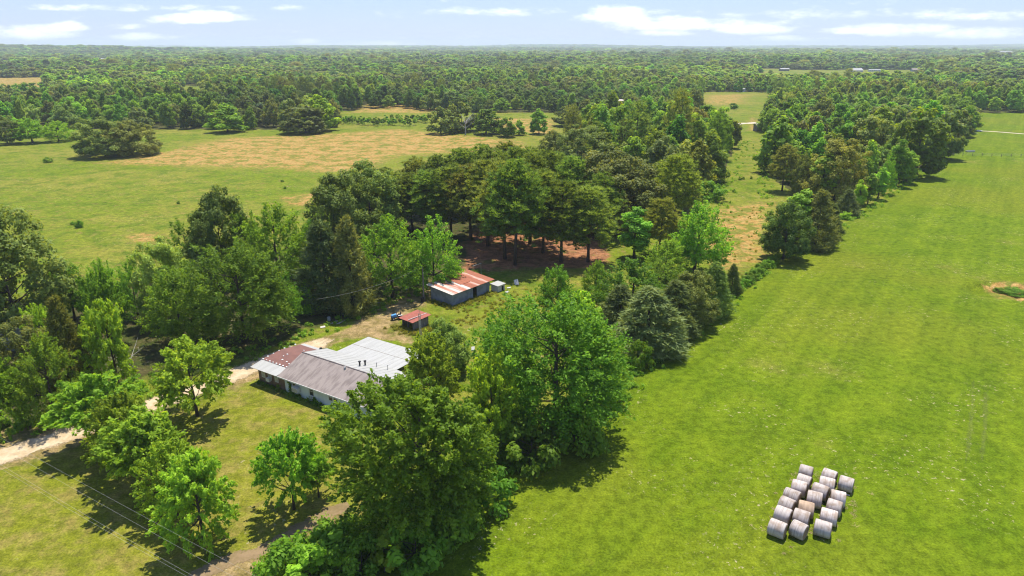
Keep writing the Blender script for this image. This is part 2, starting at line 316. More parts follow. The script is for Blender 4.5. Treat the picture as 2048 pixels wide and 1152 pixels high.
# roads: ragged sheets a little above the ground
def track(name, pts, width, label, c1, c2, lift=0.02, ragged=0.42, fade=0.0, grass_mid=0.0, strength=1.0, ends=False):
    P = [Vector((*at(*p), 0)) for p in pts]
    Q = []
    for i in range(len(P) - 1):
        p0, p1, p2, p3 = P[max(i - 1, 0)], P[i], P[i + 1], P[min(i + 2, len(P) - 1)]
        for k in range(10):
            s = k / 10
            Q.append(0.5 * ((2 * p1) + (p2 - p0) * s + (2 * p0 - 5 * p1 + 4 * p2 - p3) * s * s + (3 * p1 - p0 - 3 * p2 + p3) * s ** 3))
    Q.append(P[-1]); nc = 9; V, F, E, T = [], [], [], []
    for i, q in enumerate(Q):
        d = (Q[min(i + 1, len(Q) - 1)] - Q[max(i - 1, 0)]).normalized(); n = Vector((-d.y, d.x, 0))
        for k in range(nc):
            s = k / (nc - 1) * 2 - 1; p = q + n * s * width / 2
            V.append((p.x, p.y, lift + float(terrain(p.x, p.y)))); E.append(s); T.append(i / (len(Q) - 1))
    for i in range(len(Q) - 1):
        for k in range(nc - 1): F.append((i * nc + k, (i + 1) * nc + k, (i + 1) * nc + k + 1, i * nc + k + 1))
    me = raw_mesh(name, V, np.array(F)[:, ::-1], True)
    for nm_, dat in (('across', E), ('along', T)):
        a = me.attributes.new(nm_, 'FLOAT', 'POINT'); a.data.foreach_set('value', np.array(dat, np.float32))
    m = bpy.data.materials.new(name + '_soil'); m.use_nodes = True; t = NT(m.node_tree); b = t.n['Principled BSDF']; b.inputs['Roughness'].default_value = 0.95; b.inputs['Specular IOR Level'].default_value = 0.1
    co = t.add('ShaderNodeTexCoord').outputs['Object']; n1 = t.noise(co, 0.6, 5, 0.65); n2 = t.noise(co, 4.0, 4, 0.7)
    ac = t.math('ABSOLUTE', t.attr('across'))
    cc = t.mix(t.ramp(n1, 0.38, 0.62), c1, c2); cc = t.mix(0.5, cc, t.mix(1.0, cc, t.mix(n2, (0.45,) * 3, (1.55,) * 3), 'MULTIPLY'))
    t.l.new(cc, b.inputs['Base Color'])
    e = t.math('ADD', t.math('SUBTRACT', 1.0, ac), t.math('MULTIPLY', t.math('SUBTRACT', n1, 0.5), ragged * 3.2))
    if grass_mid: e = t.math('SUBTRACT', e, t.math('MULTIPLY', t.ramp(ac, 0.32, 0.1), grass_mid))
    if ends: e = t.math('SUBTRACT', e, t.math('MULTIPLY', t.ramp(t.math('ABSOLUTE', t.math('SUBTRACT', t.attr('along'), .5)), .15, .5), 1.3))
    if fade: e = t.math('SUBTRACT', e, t.math('MULTIPLY', t.ramp(t.attr('along'), fade, 1.0), 1.1))
    al = t.math('MULTIPLY', t.ramp(t.math('ADD', e, t.math('MULTIPLY', t.math('SUBTRACT', n2, 0.5), 0.5)), 0.28, 0.52), strength)
    t.l.new(al, b.inputs['Alpha'])
    return tag(put(name, me, m), label, None, None, 'structure')
track('driveway', [(-120, 948), (-20, 920), (90, 884), (180, 853), (320, 804), (420, 770), (500, 736), (560, 711), (620, 694), (672, 670), (740, 640)], 6.2, 'pale gravel driveway curving past the house', (0.50, 0.40, 0.27), (0.38, 0.29, 0.175), 0.02, 0.30, 0.80, 0.25)
track('path', [(330, 1190), (440, 1128), (520, 1102), (590, 1065), (650, 1032), (700, 1012)], 2.8, 'bare dirt track crossing the lawn beside the big tree', (0.30, 0.21, 0.125), (0.22, 0.16, 0.085), 0.02, 0.75, 0.0, 0.0, 0.75)
track('farm_track', [(1935, 262), (1975, 262.5), (2048, 268), (2150, 277), (2300, 290)], 5.0, 'pale farm track across the far pasture', (0.46, 0.40, 0.30), (0.38, 0.32, 0.22), 0.03, 0.2)
track('path', [(1450, 254), (1478, 247.5), (1500, 246.5), (1515, 245)], 9.0, 'pale bare ground at the end of the grassy lane', (0.50, 0.45, 0.36), (0.4, 0.35, 0.25), 0.03, 0.35)

for (a_, b_, lab) in (((1948, 730), (1926, 960), 'faint tyre track in the pasture, left rut'), ((1972, 735), (1958, 960), 'faint tyre track in the pasture, right rut')):
    track('tyre_track', [a_, ((a_[0] + b_[0]) / 2 + 5, (a_[1] + b_[1]) / 2), b_], 0.8, lab, (0.24, 0.22, 0.10), (0.16, 0.17, 0.05), 0.02, 1.2, 0.0, 0.0, 0.15, True)
# ------------------------------------------------------------------ trees
rng = np.random.default_rng(7)
def leaf_geo(C, N, D, Ln, Wd, tri=False):       # centres, normals, long axis, sizes
    N = N / np.linalg.norm(N, axis=1, keepdims=True)
    D = D - N * np.sum(D * N, 1, keepdims=True); D /= np.maximum(np.linalg.norm(D, axis=1, keepdims=True), 1e-6)
    S = np.cross(N, D); Ln = Ln[:, None]; Wd = Wd[:, None]; n = len(C)
    if tri:
        V = np.stack([C - D * Ln * .3 - S * Wd * .5, C - D * Ln * .3 + S * Wd * .5, C + D * Ln * .7], 1).reshape(-1, 3)
        return V, np.arange(3 * n).reshape(n, 3)
    V = np.stack([C - D * Ln * .5, C + S * Wd * .5 + N * Wd * .12, C + D * Ln * .5, C - S * Wd * .5 + N * Wd * .12], 1).reshape(-1, 3)
    return V, np.arange(4 * n).reshape(n, 4)
def unit(n):
    v = rng.normal(size=(n, 3)); return v / np.linalg.norm(v, axis=1, keepdims=True)
def crown_mesh(name, V, F, tint, material):
    me = raw_mesh(name, V, F); a = me.attributes.new('tint', 'FLOAT', 'FACE'); a.data.foreach_set('value', np.clip(tint, 0, 1).astype(np.float32))
    me.materials.append(material); return me
def limbs(H, trunk_top, r0, targets, n=7, lean=0.25, pine=False):
    mb = MB(); top = Vector((rng.normal() * lean, rng.normal() * lean, trunk_top)); pts = []
    for k in range(6):
        s = k / 5; pts.append(Vector((top.x * s + rng.normal() * lean * .12 * (k > 0), top.y * s + rng.normal() * lean * .12 * (k > 0), -0.15 + (trunk_top + .15) * s)))
    rad = [r0 * (1.35 if k == 0 else 1 - 0.72 * k / 5) for k in range(6)]
    mb.tube(pts, rad, n)
    for T in targets:
        T = Vector(T); zb = min(max(T.z - (0.9 if not pine else 0.1) * math.hypot(T.x, T.y) * .8, 0.22 * H), trunk_top * 0.96)
        s = zb / trunk_top; k = min(int(s * 5), 4); B = pts[k].lerp(pts[k + 1], s * 5 - k)
        M = B.lerp(T, .5) + Vector((rng.normal(), rng.normal(), rng.normal())) * .06 * (T - B).length + Vector((0, 0, -.06 * (T - B).length))
        rb = max(r0 * (0.42 if not pine else .2) * (1 - .5 * s), .03)
        mb.tube([B, M, T], [rb, rb * .6, rb * .2], 5, False)
    return mb
def broadleaf(name, H, Wd, seed, material, n_clump=60, n_leaf=170, leaf=(.42, .27), base=.22, droop=0.0, flat=.62, lump=.32, shape=0.5, limbs_n=14, clump=.24, r0=None, up=.5):
    global rng; rng = np.random.default_rng(seed)
    a = Wd / 2; hb = H * base; hc = hb + (H - hb) * shape          # widest height
    D = unit(n_clump); D[:, 2] = np.where(D[:, 2] < -(0.55 if base > .15 else .92), -D[:, 2], D[:, 2])
    lob = unit(7); lw = rng.uniform(-lump, lump, 7)
    def env(D):
        s = 1 + np.sum(np.maximum(D @ lob.T, 0) ** 3 * lw, 1)
        rz = np.where(D[:, 2] > 0, H - hc, hc - hb)
        if base <= .13:
            D = D.copy(); dz = np.clip(-D[:, 2], 0, .98); k_ = np.where(dz > 0, (1 - dz ** 3) ** (1 / 3) / np.sqrt(1 - dz ** 2), 1)
            D[:, :2] *= k_[:, None]; D[:, 2] = np.where(D[:, 2] < 0, -dz ** .8, D[:, 2])
        return D * np.stack([np.full(len(D), a), np.full(len(D), a), rz], 1) * s[:, None]
    rad = rng.uniform(0.25, 1, n_clump) ** 0.42 * (1 - clump * .75)
    C = env(D) * rad[:, None] + np.array([0, 0, hc])
    rc = a * clump * rng.uniform(.65, 1.3, n_clump)
    cnt = np.maximum((n_leaf * (rc / rc.mean()) ** 1.6), 12).astype(int); idx = np.repeat(np.arange(n_clump), cnt); n = len(idx)
    o = unit(n) * (rng.uniform(0, 1, n) ** .45)[:, None]; o[:, 2] *= flat
    Pn = C[idx] + o * rc[idx][:, None]
    outw = C[idx] - np.array([0, 0, hc - .15 * H]); outw /= np.linalg.norm(outw, axis=1, keepdims=True) + 1e-6
    N = o * .9 + outw * .35 + np.array([0, 0, up]) + unit(n) * .75
    Dd = outw + unit(n) * .8 + np.array([0, 0, -droop])
    sz = rng.uniform(.7, 1.35, n)
    V, F = leaf_geo(Pn, N, Dd, leaf[0] * sz, leaf[1] * sz)
    tint = .5 + rng.normal(size=n_clump)[idx] * .20 + rng.normal(size=n) * .20
    far = np.argsort(-np.hypot(C[:, 0], C[:, 1]) - C[:, 2] * .2)[:limbs_n]
    tr = limbs(H, min(H * .72, hc + .25 * (H - hc)), r0 or (0.014 * H + .04), [C[k] * [.92, .92, 1] for k in far])
    return crown_mesh(name + '_crown', V, F, tint, material), tr, H, Wd
def spray_tree(name, H, Wd, seed, material, n_spray=240, n_leaf=62, leaf=(.30, .16), base=.04, shape=.34, lump=.3, sl=1.0):
    """fine feathery foliage: long sprays arching outwards and down"""
    global rng; rng = np.random.default_rng(seed)
    a = Wd / 2; hb = H * base; hc = hb + (H - hb) * shape
    D = unit(n_spray); D[:, 2] = np.where(D[:, 2] < -.93, -D[:, 2], D[:, 2]); lob = unit(9); lw = rng.uniform(-lump, lump, 9)
    s = 1 + np.sum(np.maximum(D @ lob.T, 0) ** 3 * lw, 1)
    rz = np.where(D[:, 2] > 0, H - hc, hc - hb)
    dz = np.clip(-D[:, 2], 0, .98); D = D.copy(); D[:, :2] *= np.where(dz > 0, (1 - dz ** 3) ** (1 / 3) / np.sqrt(1 - dz ** 2), 1)[:, None]
    D[:, :2] *= (1 - .04 * np.clip(D[:, 2], 0, 1))[:, None]
    C = D * np.stack([np.full(n_spray, a), np.full(n_spray, a), rz], 1) * (s * rng.uniform(.3, 1, n_spray) ** .4 * .86)[:, None] + [0, 0, hc]
    ax = C - np.array([0, 0, hc - .2 * H]); ax /= np.linalg.norm(ax, axis=1, keepdims=True); ax += unit(n_spray) * .4 + [0, 0, -.05]; ax /= np.linalg.norm(ax, axis=1, keepdims=True)
    ln = a * rng.uniform(.22, .42, n_spray) * sl
    idx = np.repeat(np.arange(n_spray), n_leaf); n = len(idx); q = rng.uniform(-1, 1, n)
    wid = (1 - np.abs(q) * .6) * ln[idx] * .34
    Pn = C[idx] + ax[idx] * (q * ln[idx] * .7)[:, None] + unit(n) * (wid * rng.uniform(0, 1, n) ** .5)[:, None]; Pn[:, 2] -= (np.maximum(q, 0) ** 2) * ln[idx] * .25
    N = unit(n) * .8 + [0, 0, .6] + ax[idx] * .25; Dd = ax[idx] + unit(n) * .6; sz = rng.uniform(.7, 1.3, n)
    V, F = leaf_geo(Pn, N, Dd, leaf[0] * sz, leaf[1] * sz)
    tint = .5 + rng.normal(size=n_spray)[idx] * .2 + rng.normal(size=n) * .2
    far = rng.choice(n_spray, 22, False)
    tr = limbs(H, H * .78, .015 * H + .04, [C[k] * [.9, .9, 1] for k in far])
    return crown_mesh(name + '_crown', V, F, tint, material), tr, H, Wd
def pine(name, H, Wd, seed, n_tuft=520, n_needle=26, base=.36, needle=.62):
    global rng; rng = np.random.default_rng(seed)
    a = Wd / 2; hb = H * base; T = []; br = []
    nb_ = 66
    for k in range(nb_):
        s = (k + rng.uniform(0, 1)) / nb_; z = hb + (H * .97 - hb) * s
        prof = min(1, (s + .12) / .32) ** .6 * (1 - s) ** .52 * 1.12 + .04
        r = a * prof * rng.uniform(.72, 1.08); th = k * 2.4 + rng.normal() * .3
        tip = np.array([math.cos(th) * r, math.sin(th) * r, z + r * rng.uniform(-.32, .50)]); root = np.array([0, 0, z])
        br.append((root, tip))
        for _ in range(max(2, int(n_tuft / nb_ * (.35 + prof)))):
            q = rng.uniform(.35, 1.02) ** .7; p = root + (tip - root) * q + rng.normal(size=3) * np.array([.22, .22, .30]) * a * .55 * (q * .6 + .3); T.append(p)
    T = np.array(T); nt_ = len(T); idx = np.repeat(np.arange(nt_), n_needle); n = len(idx)
    d = unit(n); d[:, 2] = np.abs(d[:, 2]) * 1.4 + .3; ow = T[idx] * [1, 1, 0]; d += ow / (np.linalg.norm(ow, axis=1, keepdims=True) + .1) * .55; d /= np.linalg.norm(d, axis=1, keepdims=True)
    Ln = needle * rng.uniform(.7, 1.25, n)
    V, F = leaf_geo(T[idx] + d * (Ln * .35)[:, None], np.cross(d, unit(n)) + 1e-4, d, Ln, Ln * .20, tri=True)
    tint = .5 + rng.normal(size=nt_)[idx] * .2 + rng.normal(size=n) * .18
    mb = MB(); lean = rng.normal(size=2) * .12
    mb.tube([(lean[0] * k * .3, lean[1] * k * .3, -.15 + (H * .96) * k / 6) for k in range(7)], [.0145 * H * (1.2 if k == 0 else 1 - .14 * k) for k in range(7)], 8)
    for r_, t_ in br[::2]: mb.tube([r_, (r_ + t_) / 2 - [0, 0, .1], t_], [.06, .045, .015], 4, False)
    return crown_mesh(name + '_crown', V, F, tint, L_PINE), mb, H, Wd
def cedar(name, H, Wd, seed, n_spray=420, n_leaf=30, tipz=1.0, leaf=(.42, .13), fat=.75, base=.03):
    global rng; rng = np.random.default_rng(seed)
    s = rng.uniform(0, 1, n_spray) ** 1.25; th = rng.uniform(0, 2 * math.pi, n_spray)
    lob = 1 + .16 * np.sin(th * 3 + rng.uniform(0, 6)) + .12 * np.sin(th * 5 + s * 9)
    prof = (1 - s) ** fat * np.minimum(1, .55 + s * 4)
    r = Wd / 2 * prof * lob * rng.uniform(.5, 1, n_spray) ** .4
    C = np.stack([np.cos(th) * r, np.sin(th) * r, H * (base + (1 - base) * s) - .1 * r], 1)
    idx = np.repeat(np.arange(n_spray), n_leaf); n = len(idx)
    ow = np.stack([np.cos(th), np.sin(th), np.full(n_spray, .45)], 1)[idx]
    rc = Wd * .085 * (1.15 - s[idx] * .6)
    Pn = C[idx] + unit(n) * (rc * rng.uniform(0, 1.1, n) ** .5)[:, None] + ow * (rng.uniform(-.5, .9, n) * rc)[:, None]
    d = ow + unit(n) * .55; Ln = leaf[0] * rng.uniform(.7, 1.3, n)
    V, F = leaf_geo(Pn, ow * .5 + unit(n), d, Ln, Ln * leaf[1] / leaf[0], tri=True)
    tint = .5 + rng.normal(size=n_spray)[idx] * .2 + rng.normal(size=n) * .2
    mb = MB(); mb.tube([(0, 0, -.15), (.03, 0, H * .4), (0, .03, H * .93)], [.018 * H + .05, .012 * H + .03, .02], 7)
    for k in rng.choice(n_spray, 12, False): mb.tube([(0, 0, max(C[k][2] - .4, .2)), C[k] * [.85, .85, 1]], [.04, .012], 4, False)
    return crown_mesh(name + '_crown', V, F, tint, L_CEDAR), mb, H, Wd
def finish(p, bark):
    cr, mb, H, W = p
    me = bpy.data.meshes.new(cr.name.replace('crown', 'trunk')); me.from_pydata(mb.v, [], mb.f); me.update(); me.materials.append(bark)
    me.polygons.foreach_set('use_smooth', [len(q.vertices) <= 4 for q in me.polygons])
    lo = min(v.co.z for v in cr.vertices); xs = np.zeros(len(cr.vertices) * 3, np.float32); cr.vertices.foreach_get('co', xs); xs = xs.reshape(-1, 3)
    w_ = (np.percentile(xs[:, 0], 99) - np.percentile(xs[:, 0], 1) + np.percentile(xs[:, 1], 99) - np.percentile(xs[:, 1], 1)) / 2
    return cr, me, float(np.percentile(xs[:, 2], 99.7)), float(w_)
PR = {}
PR['leafy'] = [finish(spray_tree('leafy%d' % k, 10.5, 8.6, 100 + k, L_PECAN, 250, 56, (.44, .22), .10, .46, .55), BARK) for k in range(5)]
PR['lawn'] = [finish(spray_tree('lawn%d' % k, 9, 8.4, 160 + k, L_PECAN, 170, 52, (.44, .22), .27, .40, .6), BARK) for k in range(4)]
PR['oak'] = [finish(broadleaf('oak%d' % k, 13, 13, 200 + k, L_OAK, 210, 120, (.36, .23), .04, .1, .9, .36, .28, 18, .135), BARK) for k in range(4)]
PR['big'] = [finish(spray_tree('hack%d' % k, 17, 15, 240 + k, L_ELM, 760, 74, (.34, .19), .03, .52, .42, .66), BARK) for k in range(1)]
PR['elm'] = [finish(spray_tree('elm%d' % k, 11, 9.5, 300 + k, L_ELM), BARK) for k in range(4)]
PR['bigelm'] = [finish(spray_tree('grandelm%d' % k, 16, 13.5, 330 + k, L_ELM, 430, 75, (.34, .17), .04, .42, .35), BARK) for k in range(1)]
PR['pine'] = [finish(pine('pine%d' % k, 15, 8.2, 400 + k, 900, 24, .31), PINEBARK) for k in range(4)]
PR['cedar'] = [finish(cedar('cedar%d' % k, 9, 5.6, 500 + k, fat=.62 + .1 * k), BARK) for k in range(3)]
PR['slender'] = [finish(broadleaf('slender%d' % k, 11, 4.4, 600 + k, L_PECAN, 60, 100, (.40, .25), .08, .2, .9, .3, .42, 14, .34), BARK) for k in range(2)]
PR['shrub'] = [finish(broadleaf('shrub%d' % k, 2.6, 3.6, 700 + k, L_ELM, 44, 60, (.26, .15), .02, .1, .8, .4, .35, 10, .26, .06), BARK) for k in range(3)]
PR['sapling'] = [finish(broadleaf('sapling%d' % k, 3.6, 2.4, 740 + k, L_PECAN, 26, 34, (.40, .27), .12, .4, .8, .4, .5, 8, .28, .05), BARK) for k in range(3)]
PR['mid_leafy'] = [finish(broadleaf('midleafy%d' % k, 13, 9.5, 800 + k, L_ELM, 64, 56, (.72, .52), .03, .1, .9, .32, .30, 8, .22), BARK) for k in range(4)]
PR['mid_oak'] = [finish(broadleaf('midoak%d' % k, 12.5, 12, 820 + k, L_OAK, 84, 52, (.72, .52), .03, .1, .85, .3, .27, 8, .18), BARK) for k in range(3)]
PR['mid_slender'] = [finish(broadleaf('midslender%d' % k, 14, 6.4, 840 + k, L_PECAN, 50, 48, (.70, .48), .04, .1, 1.0, .3, .42, 8, .32), BARK) for k in range(2)]
PR['mid_pine'] = [finish(pine('midpine%d' % k, 15, 8, 860 + k, 250, 12, .3, .95), PINEBARK) for k in range(2)]
NAMES = {'leafy': 'leafy_tree', 'lawn': 'leafy_tree', 'oak': 'oak_tree', 'big': 'shade_tree', 'elm': 'feathery_tree', 'bigelm': 'feathery_tree', 'pine': 'pine_tree', 'cedar': 'cedar_tree', 'slender': 'slender_tree', 'shrub': 'shrub', 'sapling': 'sapling',
         'mid_leafy': 'leafy_tree', 'mid_oak': 'oak_tree', 'mid_slender': 'slender_tree', 'mid_pine': 'pine_tree'}
rnd = random.Random(3)
count = {}
def tree_at(kind, x, y, H, W, label, tint=(1, 1, 1), group=None, var=None, rz=None):
    k = count.get(kind, 0); count[kind] = k + 1
    cr, tr, ph, pw = PR[kind][(k if var is None else var) % len(PR[kind])]
    e = empty(NAMES[kind], (x, y, float(terrain(x, y))), rnd.uniform(0, 6.28) if rz is None else rz)
    e.scale = (W / pw, W / pw, H / ph)
    put('trunk', tr, None, e); c_ = put('crown', cr, None, e); c_.color = (*tint, 1)
    cat = 'shrub' if kind == 'shrub' else 'sapling' if kind == 'sapling' else 'tree'
    return tag(e, label, cat, group)
WF = {'leafy': .80, 'lawn': .86, 'pine': .95, 'oak': .9, 'elm': .88, 'big': .92, 'bigelm': .9, 'cedar': .95, 'slender': 1.0, 'shrub': 1.0, 'sapling': .95}
def tree(kind, bx, by, top, wpx, label, tint=(1, 1, 1), group=None, var=None):
    x, y = at(bx, by); H = max(height_to_row(y, top) * .99, 0.8); W = wpx * depth_of(x, y, H * .55) / FOC * WF.get(kind, .9)
    tint = tuple(1 + (v - 1) * .7 for v in tint)
    return tree_at(kind, x, y, H, W, label, tint, group, var)
G_LAWN = 'bright leafy trees around the front lawn'
